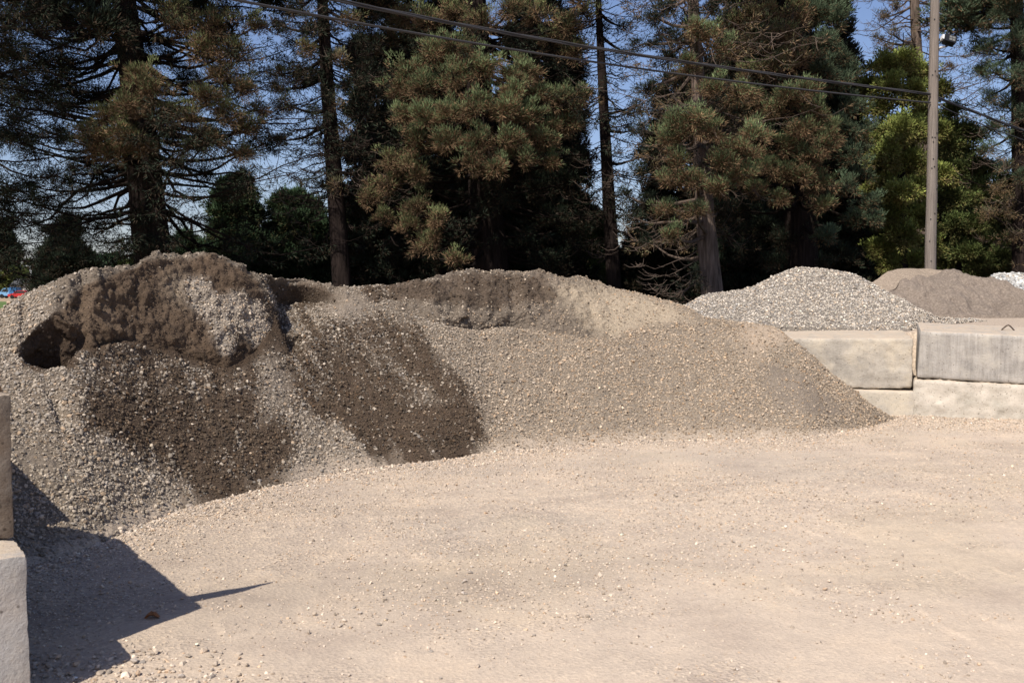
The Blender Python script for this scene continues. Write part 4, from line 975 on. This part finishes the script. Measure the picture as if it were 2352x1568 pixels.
guided(f, T, Y, [(1010, 60, 44, 2), (1080, 100, 44, 2), (1180, 90, 44, 2), (1260, 170, 40, 2), (1330, 160, 30, 1.5), (980, 150, 44, 2), (900, 130, 40, 2.5), (950, 230, 40, 2), (1220, 230, 40, 2), (1320, 300, 36, 2), (930, 330, 44, 2), (1150, 330, 44, 3), (1260, 380, 40, 2), (870, 340, 36, 2), (1000, 20, 44, 1), (820, 120, 30, 2)], PAL_DARK, .8, nb=20)
upper_crown(f, T, 11, 25, 4.6, 1., 90, PAL_SEQ)
total += f.finish(r_, M_LIMB)
# T4 : second slim trunk
Y = 34.; r_ = tree_root('conifer_tree', 'slim black-trunked conifer with sparse dead branches, right of the sunlit middle one', 1408, Y)
T = mk_trunk(r_, [(1410, 650), (1395, 400), (1382, 160), (1374, 0)], Y, 34, 13, M_BARK_D, 20, seed=5); f = Fol(105); rg = f.rng
for k in range(115):
    z = rg.uniform(3, 11.5); az = rg.uniform(-math.pi, math.pi); spray(f, T, z, az, rg.uniform(1.0, 2.7), rg.uniform(-.1, .25), PAL_DARK, 8, .3, 2, 7, .022, leafy=.3, tuft_r=.12, tmin=.2)
guided(f, T, Y, [(1430, 60, 22, 0), (1440, 120, 20, 0), (1460, 240, 22, 0), (1470, 360, 22, 0), (1450, 300, 18, 0)], PAL_DARK, .6, nb=14)
upper_crown(f, T, 12, 19, 1.6, .4, 22, PAL_DARK)
total += f.finish(r_, M_LIMB, M_TWIG)
# T5 : lit trunk with rounded tufts
Y = 28.; r_ = tree_root('sequoia_tree', 'sequoia with a sunlit fibrous brown trunk and bottle-brush tufts above it', 1635, Y)
T = mk_trunk(r_, [(1636, 670), (1620, 500), (1606, 250), (1592, 0)], Y, 50, 24, M_BARK_L, 22, seed=6, rough=.16); f = Fol(106); rg = f.rng
guided(f, T, Y, [(1560, 290, 46, -2.4), (1600, 270, 40, -2.6), (1535, 320, 34, -2.2), (1640, 300, 36, -2.6), (1700, 340, 44, -2.4), (1730, 310, 36, -2.2), (1655, 370, 36, -2.4), (1560, 370, 36, -2.2), (1540, 410, 34, -2), (1600, 410, 36, -2.2), (1650, 430, 34, -2.2), (1700, 400, 40, -2.2), (1630, 80, 36, -2), (1660, 110, 30, -2), (1610, 60, 28, -2), (1580, 150, 30, -1.8), (1600, 480, 24, -2), (1530, 480, 24, -1.6), (1540, 540, 20, -1.6), (1640, 200, 34, -2), (1700, 210, 34, -2)], PAL_SEQ_G, 1.0, nb=26)
guided(f, T, Y, [(1500, 40, 30, 0), (1540, 20, 34, 0), (1480, 100, 28, 0), (1530, 130, 30, .5), (1490, 200, 30, 1), (1520, 240, 26, 1), (1480, 300, 34, 1.5), (1470, 400, 34, 1.5), (1500, 460, 28, 1.5), (1640, 20, 30, 0), (1560, 90, 28, 0), (1460, 500, 30, 2), (1500, 560, 30, 2), (1440, 450, 24, 2)], PAL_DARK, .65, nb=18)
for k in range(75):
    z = rg.uniform(2.2, 10.5); az = rg.uniform(-math.pi, math.pi); lo = z < 5
    if lo and rg.random() < .65: continue
    spray(f, T, z, az, rg.uniform(1.4, 3.6), rg.uniform(.1, .45) if lo else rg.uniform(-.05, .2), PAL_DARK if rg.random() < .6 else PAL_BRN, 10, .3, 2, 7, .014 if lo else .022, leafy=.6 if lo else .7, tmin=.15, wig=.07 if lo else .14)
for k in range(9):       # pale dead branches low on the left
    z = 2.1 + k * .28; spray(f, T, z, math.pi + rg.uniform(-.7, .35), rg.uniform(1.3, 2.2), .35, PAL_BRN, 8, .3, 1, 3, .02, leafy=.1, tmin=.3)
guided(f, T, Y, [(1560, 230, 34, 1.5), (1620, 360, 36, 2), (1560, 330, 36, 2), (1690, 300, 40, 2), (1690, 380, 40, 2), (1640, 150, 34, 2), (1580, 60, 34, 1.5), (1520, 80, 30, 1), (1530, 400, 34, 2), (1600, 440, 34, 2), (1500, 350, 28, 1), (1650, 480, 36, 2.5)], PAL_DARK, .8, nb=20)
upper_crown(f, T, 10.5, 21, 3.4, .8, 55, PAL_SEQ)
total += f.finish(r_, M_TWIG, M_TWIG)
# T6 : tall dense tree
Y = 32.; r_ = tree_root('sequoia_tree', 'tall dense blue-green sequoia left of the yellow-leaved tree', 1830, Y)
T = mk_trunk(r_, [(1842, 620), (1832, 400), (1822, 200), (1815, 0)], Y, 76, 46, M_BARK_D, 26, seed=7); f = Fol(107); rg = f.rng
guided(f, T, Y, [(1810, 220, 40, -3.6), (1850, 210, 44, -3.6), (1870, 260, 42, -3.4), (1780, 250, 36, -3.2), (1840, 290, 38, -3.6), (1880, 330, 40, -3.4), (1900, 300, 40, -3.2), (1860, 360, 40, -3.4), (1800, 330, 30, -3.2), (1840, 400, 38, -3.4), (1880, 420, 38, -3.2), (1810, 390, 30, -3.2), (1890, 470, 30, -3), (1760, 380, 30, -3), (1740, 430, 30, -2.8), (1790, 450, 26, -3)], PAL_SEQ_G, 1.0, nb=26)
guided(f, T, Y, [(1760, 30, 48, -2.4), (1740, 100, 44, -2.4), (1800, 80, 46, -2.8), (1720, 40, 44, -2), (1780, 150, 44, -2.8), (1730, 170, 40, -2.4), (1690, 60, 36, -1.8), (1680, 130, 34, -1.6), (1830, 130, 40, -2.8), (1830, 30, 44, -2.6), (1700, 250, 34, -2), (1750, 230, 30, -2.4)], PAL_SEQ, .9, nb=22)
guided(f, T, Y, [(1880, 30, 44, -2.2), (1920, 50, 36, -1.8), (1930, 10, 30, -1.8), (1900, 100, 44, -2.4), (1930, 130, 32, -1.8), (1890, 160, 44, -2.4), (1930, 190, 36, -1.8), (1960, 240, 34, -1.4), (1940, 290, 38, -1.6), (1980, 300, 30, -1), (1950, 350, 38, -1.4), (1980, 400, 30, -1), (1940, 420, 36, -1.6), (2000, 460, 32, -1), (1970, 500, 32, -1), (1900, 540, 30, -2), (2010, 500, 24, -1), (1950, 165, 26, -1.4), (1975, 330, 20, -.8)], PAL_BLUE, .95, nb=24)
guided(f, T, Y, [(1700, 480, 44, 1), (1750, 520, 44, 1), (1800, 540, 44, 0), (1860, 520, 40, 0), (1720, 580, 40, 1), (1790, 600, 40, 0), (1880, 600, 40, 0), (1700, 330, 40, 2), (1740, 300, 40, 2), (1690, 420, 36, 2), (1930, 580, 40, 1), (1690, 200, 36, 2), (1850, 460, 40, 2), (1780, 420, 40, 2), (1820, 340, 44, 2), (1860, 100, 44, 2), (1780, 60, 44, 2), (1700, 540, 40, 3)], PAL_DARK, .8, nb=20, tuft_r=.22)
upper_crown(f, T, 11, 25, 4.0, 1., 80, PAL_BLUE)
total += f.finish(r_, M_LIMB)
# T7 : brown-topped conifer behind the pole
Y = 44.; r_ = tree_root('conifer_tree', 'tall half-bare brown conifer behind the utility pole', 2110, Y)
T = mk_trunk(r_, [(2120, 610), (2116, 300), (2100, 0)], Y, 34, 20, M_BARK_L, 24, seed=8); f = Fol(108); rg = f.rng
guided(f, T, Y, [(2030, 40, 26, 0), (2050, 80, 24, 0), (2040, 110, 26, 0), (2020, 90, 22, 0), (2080, 120, 24, 0), (2060, 20, 20, 0), (2180, 150, 14, 0), (2070, 160, 24, 0)], PAL_BRN, .55, nb=12)
for k in range(60):
    z = rg.uniform(8, 16); az = rg.uniform(-math.pi, math.pi); spray(f, T, z, az, rg.uniform(1.4, 3.2), rg.uniform(-.1, .3), PAL_BRN, 9, .34, 2, 6, .035, leafy=.22, tmin=.2, rise=.2)
for k in range(6): spray(f, T, rg.uniform(8.5, 11), rg.uniform(-.3, .3), rg.uniform(2.0, 3.4), -.15, PAL_BRN, 14, .42, 1, 3, .05, leafy=.08, tmin=.3, rise=.7)
total += f.finish(r_, M_TWIG, M_TWIG)
# leafy trees
def leafy(name, label, u, Y, lst, pal, H, w=14, dens=.8, nb=20, Lr=(.10, .16), wr=.6, seed=0, bark=M_BARK_D, fill=0, fr=2.5, group=None, top_v=None):
    r_ = tree_root(name, label, u, Y, group)
    T = mk_trunk(r_, [(u, 640), (u - 2, 420)], Y, w, w * .6, bark, H, seed=seed); f = Fol(500 + seed)
    guided(f, T, Y, lst, pal, dens, nb=nb, wr=wr, Lr=Lr, up=0., lr=.04, tuft_r=.3)
    n = f.finish(r_, M_LIMB); return n
total += leafy('broadleaf_tree', 'yellow-green leafy tree just left of the utility pole', 2075, 37., [(2030, 150, 36, -1), (2070, 140, 34, -1), (2110, 160, 30, -1), (2050, 200, 42, -1.5), (2100, 215, 38, -1.5), (2020, 250, 28, -1), (2060, 300, 40, -2), (2040, 350, 36, -2), (2100, 300, 36, -1.5), (2090, 370, 36, -1.5), (2030, 420, 36, -1.5), (2070, 440, 40, -2.2), (2110, 430, 32, -1.5), (2040, 500, 32, -1), (2080, 540, 34, -1), (2010, 380, 24, -1), (2000, 320, 20, -1), (2120, 260, 26, 0), (2150, 200, 26, .5), (2160, 300, 28, .5), (1995, 200, 24, 0), (2160, 400, 28, .5), (2000, 440, 26, 0), (2130, 560, 30, .5), (2050, 600, 34, 0), (2100, 600, 30, 0), (2020, 570, 30, 0), (2110, 500, 30, 0)], PAL_YEL, 11, w=22, seed=20, Lr=(.06, .11), nb=44, dens=.7)
total += leafy('broadleaf_tree', 'olive leafy tree just right of the utility pole', 2200, 39., [(2180, 330, 34, -1), (2210, 300, 32, -1), (2240, 310, 26, -1), (2190, 390, 36, -1), (2230, 380, 30, 0), (2200, 450, 38, -1), (2250, 440, 34, 0), (2190, 520, 36, -1), (2240, 520, 36, -1), (2290, 480, 30, 0), (2270, 560, 36, 0), (2210, 580, 36, -1), (2310, 560, 30, 0), (2170, 290, 22, 0), (2190, 250, 18, 0), (2330, 600, 36, 0), (2260, 380, 28, 0), (2300, 420, 28, 0), (2320, 500, 30, 0), (2350, 540, 30, 0), (2220, 350, 30, 0), (2160, 460, 32, 0), (2160, 540, 32, 0), (2250, 600, 34, -1), (2300, 590, 34, -1), (2350, 470, 26, 0), (2290, 620, 30, 0), (2170, 600, 30, 0)], PAL_OLV, 9, w=18, seed=21, Lr=(.06, .11), dens=.5, nb=44)
# T8 : right edge conifer
Y = 36.; r_ = tree_root('sequoia_tree', 'blue-green sequoia with tufted boughs at the right edge, ivy at its foot', 2345, Y)
T = mk_trunk(r_, [(2350, 640), (2346, 400), (2335, 0)], Y, 48, 28, M_BARK_D, 22, seed=9); f = Fol(109); rg = f.rng
guided(f, T, Y, [(2260, 60, 30, -.5), (2290, 40, 32, -1), (2320, 20, 30, -1), (2250, 110, 28, 0), (2280, 110, 30, -.5), (2330, 90, 30, -1.5), (2250, 160, 24, 0), (2290, 170, 28, -.5), (2340, 170, 30, -1.5), (2270, 220, 24, 0), (2310, 240, 24, 0), (2350, 260, 26, -1), (2280, 290, 22, 0), (2330, 320, 24, 0), (2270, 340, 20, 0), (2350, 400, 26, -1), (2300, 0, 30, -1), (2350, 60, 30, -1), (2310, 380, 20, 0)], PAL_BLUE, .9, nb=20)
for k in range(70):
    z = rg.uniform(2.4, 11); az = rg.uniform(-math.pi, math.pi); spray(f, T, z, az, rg.uniform(1.2, 2.8), rg.uniform(-.1, .2), PAL_BRN if z < 7 else PAL_BLUE, 8, .3, 2, 8, .025, leafy=.45, tmin=.2)
guided(f, T, Y, [(2290, 430, 26, 0), (2270, 490, 26, 0), (2320, 470, 26, 0), (2330, 540, 20, -.5)], PAL_BRN, .4, nb=12)
upper_crown(f, T, 11, 21, 2.6, .6, 40, PAL_BLUE)
total += f.finish(r_, M_LIMB, M_TWIG)
# small evergreens and understorey behind the row: each its own tree
def evergreen(name, label, u, Y, vtop, wpx, pal, seed, n=70, cone=.75, group=None, Lr=(.09, .17), wr=.35, nb=26, dens=.85):
    r_ = tree_root(name, label, u, Y, group)
    top = W(u, vtop, Y); H = float(top[2]); Rm = wpx / F * Y / 2
    T = mk_trunk(r_, [(u, 640), (u, max(vtop + 20, 560))], Y, 20, 14, M_BARK_D, H, seed=seed); f = Fol(700 + seed); rg = f.rng
    for k in range(n):
        t = 1 - rg.random() ** .65 * .97; z = H * t
        r = Rm * min(1, (1 - t) ** cone * 1.25 + .05) * rg.uniform(.45, .92) ; az = rg.uniform(0, 2 * math.pi)
        az = az if math.sin(az) < .3 else -az
        c = trunk_at(T, max(z, .3)) + np.array([math.cos(az) * r, math.sin(az) * r, 0])
        rad = min(.95, .36 + .35 * Rm * (1 - t) ** .5); c[2] = min(c[2], H - rad * .5)
        bough(f, T, c, rad, pal, dens, nb=nb, Lr=Lr, wr=wr, lr=.03, tuft_r=.24, attach=-.1)
    return f.finish(r_, M_LIMB)
for k, (u, Y, vt, wp, lb) in enumerate([(1725, 40, -160, 260, 'tall black conifer mass between the fibrous trunk and the dense blue-green sequoia'), (1870, 41, -120, 190, 'tall black conifer behind the dense blue-green sequoia'), (985, 41, -120, 270, 'tall black conifer behind the left half of the sunlit middle sequoia'), (1235, 42, -60, 210, 'tall black conifer behind the right half of the sunlit middle sequoia'), (850, 43, 60, 120, 'narrow black conifer between the slim conifer and the sunlit middle one'), (1560, 42, 120, 170, 'narrow black conifer just left of the fibrous trunk')]):
    total += evergreen('conifer_tree', lb, u, Y, vt, wp, PAL_DARK, 80 + k, 190 if k < 4 else 90, cone=.35, nb=16, dens=.6, Lr=(.10, .2))
U = 'understorey trees behind the sequoia row'
total += evergreen('evergreen_tree', 'pointed dark green evergreen between the massive sequoia and the slim conifer', 545, 42, 392, 175, PAL_EVER, 31, 110)
total += evergreen('evergreen_tree', 'rounded dark evergreen directly behind the slim conifer', 690, 44, 408, 190, PAL_EVER, 32, 110, cone=.5)
total += evergreen('evergreen_tree', 'bluish black shrub-like evergreen at the left, under the hanging boughs', 175, 46, 500, 160, PAL_DARK, 33, 70, cone=.5)
total += evergreen('evergreen_tree', 'low dark evergreen between the left hump and the massive trunk', 440, 44, 500, 150, PAL_EVER, 34, 50, cone=.5)
under = [(830, 46, 430, 170, PAL_EVER, 'dark tree left of the sunlit middle sequoia'), (940, 44, 470, 170, PAL_EVER, 'dark tree under the rusty lower boughs of the middle sequoia'), (1040, 45, 430, 170, PAL_DARK, 'black tree just left of the thick middle trunk'),
         (1190, 45, 410, 170, PAL_DARK, 'black tree just right of the thick middle trunk'), (1290, 44, 430, 180, PAL_OLV, 'olive undergrowth tree left of the slim black trunk'), (1350, 47, 470, 130, PAL_OLV, 'low olive thicket tree behind the slim black trunk'),
         (1500, 45, 520, 190, PAL_DARK, 'dark low tree left of the sunlit fibrous trunk'), (1700, 42, 300, 190, PAL_DARK, 'black tree right of the sunlit fibrous trunk'), (1790, 44, 230, 200, PAL_EVER, 'dark green tree behind the pale gravel pile'),
         (1900, 44, 190, 200, PAL_EVER, 'dark green tree behind the dense blue-green sequoia'), (1990, 45, 250, 170, PAL_OLV, 'shaded olive tree behind the yellow-green one'), (2090, 48, 260, 190, PAL_OLV, 'olive tree filling behind the utility pole'),
         (2200, 50, 360, 190, PAL_EVER, 'dark green low tree right of the utility pole'), (2300, 48, 400, 170, PAL_OLV, 'olive low tree left of the right-edge sequoia'), (2400, 46, 380, 180, PAL_EVER, 'dark tree at the right edge behind the sequoia'),
         (1600, 46, 430, 150, PAL_OLV, 'olive low tree hidden behind the sunlit fibrous trunk')]
for k, (u, Y, vt, wp, pal, lb) in enumerate(under):
    total += evergreen('understorey_tree', lb, u, Y, vt, wp, pal, 40 + k, 85, cone=.35, group=U, Lr=(.11, .2), nb=22)
# far broadleaf trees at the left
for k, (u, Y, vt, wp, pal, lb) in enumerate([(-10, 215, 588, 110, PAL_YEL, 'distant yellow-green round tree at the far left edge'), (85, 215, 596, 80, PAL_OLV, 'distant olive tree behind the street lamp'), (130, 200, 590, 110, PAL_EVER, 'distant dark tree right of the street lamp'), (-20, 70, 520, 110, PAL_DARK, 'near-black tree above the distant cars at the left edge'),
                                             (50, 225, 606, 80, PAL_OLV, 'small distant green tree above the red car'), (20, 230, 600, 90, PAL_EVER, 'distant dark tree behind the blue truck'), (100, 235, 612, 70, PAL_EVER, 'distant dark tree behind the grey-roofed house'), (240, 120, 585, 120, PAL_EVER, 'distant dark tree left of the massive trunk'), (330, 120, 590, 120, PAL_OLV, 'distant olive tree behind the massive trunk')]):
    if k in (3,):
        r_ = tree_root('broadleaf_tree', lb, u, Y); T = mk_trunk(r_, [(u, 640), (u, 560)], Y, 8, 6, M_BARK_D, 7, seed=k); f = Fol(900 + k)
        guided(f, T, Y, [(-30, 540, 34, 0), (10, 560, 26, 0), (20, 585, 18, 0), (-30, 590, 34, 0), (8, 520, 20, 0)], PAL_DARK, .5, nb=12, Lr=(.3, .5), wr=.5, tuft_r=.4); total += f.finish(r_, M_LIMB)
    else: total += evergreen('broadleaf_tree', lb, u, Y, vt, wp, pal, 60 + k, 60, cone=.3, Lr=(.35, .6), wr=.6, nb=8, dens=(.35 if Y < 150 else .3))
print('leaf blades', total)
# low ground cover at the edge of the trees
f = Fol(333); rg = f.rng; n = 2600
ux = rg.uniform(1180, 2400, n); yyv = rg.uniform(24, 31, n); pp = pt(ux, 700, yyv); pp = np.stack([pp[:, 0], yyv, rg.uniform(0, .75, n) ** 1.4], -1)
f.tufts(pp, np.tile([0, -.3, .9], (n, 1)), .22, 22, None, Lr=(.07, .15), wr=.5, pal=PAL_OLV)
P = np.concatenate(f.P); D = np.concatenate(f.D); L = np.concatenate(f.L)[:, None]; Wd = np.concatenate(f.W)[:, None]; K = np.concatenate(f.K)
a = rg.normal(0, 1, P.shape); X = np.cross(D, a); X /= np.linalg.norm(X, axis=1, keepdims=True)
o = mesh('undergrowth', np.stack([P - X * Wd * .5, P + X * Wd * .5, P + D * L], 1).reshape(-1, 3), np.arange(len(P) * 3).reshape(-1, 3), M_FOL, None, col=np.clip(K * .8, .01, .4))
tag(o, 'low green undergrowth along the foot of the trees', kind='stuff')

# ---------------------------------------------------------------- far things on the left
def far_truck():
    Y = 175.; c = pt(22, 672, Y); x0 = float(c[0]); e = empty('pickup_truck', (x0, Y, 0), 'small distant blue truck parked on the dry strip at the far left', 'truck')
    L = 2.9
    mb = MB(); mb.prism([(-1.5, .45), (-1.5, .95), (-1.25, 1.05), (-.7, 1.75), (.3, 1.8), (.3, .45)], (x0, Y, 0), 1.7); mb.build('cab', M_BLUE_L, e)
    mb = MB(); mb.prism([(.32, .45), (.32, 1.95), (1.6, 1.95), (1.6, .45)], (x0, Y, 0), 1.75); mb.build('cargo_box', M_BLUE, e)
    mb = MB(); mb.prism([(-1.05, 1.12), (-.68, 1.62), (.1, 1.65), (.1, 1.12)], (x0, Y - .02, 0), 1.72); mb.build('window', M_GLASS, e)
    for q in (-.95, 1.05):
        for s in (-.75, .75):
            mb = MB(); mb.tube([(x0 + q, Y + s - .12, .38), (x0 + q, Y + s + .12, .38)], [.38, .38], 16); mb.build('wheel', M_TYRE, e)
far_truck()
def far_car():
    Y = 165.; c = pt(50, 675, Y); x0 = float(c[0]); e = empty('parked_car', (x0, Y, 0), 'small distant red car beside the gravel heap at the left', 'car')
    mb = MB(); mb.prism([(-1.9, .35), (-1.95, .75), (-1.1, .9), (-.5, 1.35), (.8, 1.38), (1.4, .95), (1.95, .85), (1.95, .35)], (x0, Y, 0), 1.7); mb.build('body', M_RED, e)
    mb = MB(); mb.prism([(-.95, .92), (-.45, 1.27), (.72, 1.3), (1.2, .95)], (x0, Y, 0), 1.74); mb.build('window', M_GLASS, e)
    for q in (-1.2, 1.25):
        for s in (-.78, .78):
            mb = MB(); mb.tube([(x0 + q, Y + s - .1, .32), (x0 + q, Y + s + .1, .32)], [.32, .32], 16); mb.build('wheel', M_TYRE, e)
    for s in (-.6, .6):
        mb = MB(); mb.box((x0 - 1.93, Y + s, .68), (.08, .3, .14)); mb.build('headlight', M_WHITE, e)
far_car()
def street_lamp():
    Y = 105.; b = pt(75, 668, Y); t = pt(70, 618, Y); tip = pt(64, 610, Y)
    e = empty('street_lamp', (float(b[0]), Y, 0), 'slender pale street lamp with a curved arm above the red car', 'street lamp')
    mb = MB(); mb.tube([(b[0], Y, 0), b, t], [.13, .12, .09], 10); mb.build('lamp_post', M_GALV, e, smooth=True)
    mb = MB(); mb.tube([t, t * .6 + tip * .4 + np.array([.03, 0, .15]), tip], [.09, .08, .06], 8); mb.build('curved_arm', M_GALV, e, smooth=True)
    mb = MB(); mb.box(tip + np.array([-.15, 0, 0]), (.5, .2, .12)); mb.build('lamp_head', M_GALV, e)
street_lamp()
def house():
    Y = 190.; c = pt(84, 660, Y); x = float(c[0]); e = empty('house', (x, Y, 0), 'distant low grey-roofed house right of the street lamp', 'house')
    mb = MB(); mb.box((x, Y, 1.1), (7, 6, 2.2)); mb.build('wall', M_WALLH, e)
    mb = MB(); mb.prism([(-3.4, 2.2), (0, 3.5), (3.4, 2.2)], (x, Y, 0.01), 7.6, R(90)); mb.build('roof', M_ROOF, e)
    for q in (-1.8, 1.6):
        mb = MB(); mb.box((x + q, Y - 3.01, 1.3), (1.2, .06, .9)); mb.build('window', M_GLASS, e)
house()

# ---------------------------------------------------------------- small things
mb = MB(); mb.tube([(-2.225, 4.22, 1.15), (-2.2625, 3.98, 1.725), (-2.30, 3.74, 2.30)], [.065, .045, .008], 8)  # out-of-view stake, added to cast the spike of shadow on the yard
tag(mb.build('shadow_stake', M_WOOD, None, smooth=True), 'unseen tapered wooden stake on the grimy block, added for its spike of shadow', 'stake')
def leaf(u, v, s, rz, lab):
    rx, rz_ = sight(u, v); Y = EYE / -rz_; x, y = float(rx * Y), float(Y)
    t = np.linspace(0, 1, 9); wv = np.sin(t * math.pi) ** .7 * (.32 + .10 * np.cos(t * 19)); c_, s_ = math.cos(rz), math.sin(rz)
    Vv = []
    for k in range(9):
        for sg in (-1, 0, 1):
            lx, ly, lz = (t[k] - .5) * s, sg * wv[k] * s, .012 + abs(sg) * .014 + .02 * math.sin(t[k] * 4)
            Vv.append((x + lx * c_ - ly * s_, y + lx * s_ + ly * c_, lz))
    o = mesh('fallen_leaf', Vv, grid_faces(9, 3), M_LEAF); tag(o, lab, 'leaf')
leaf(353, 1427, .085, .3, 'curled orange dry leaf lying in the block shadow')
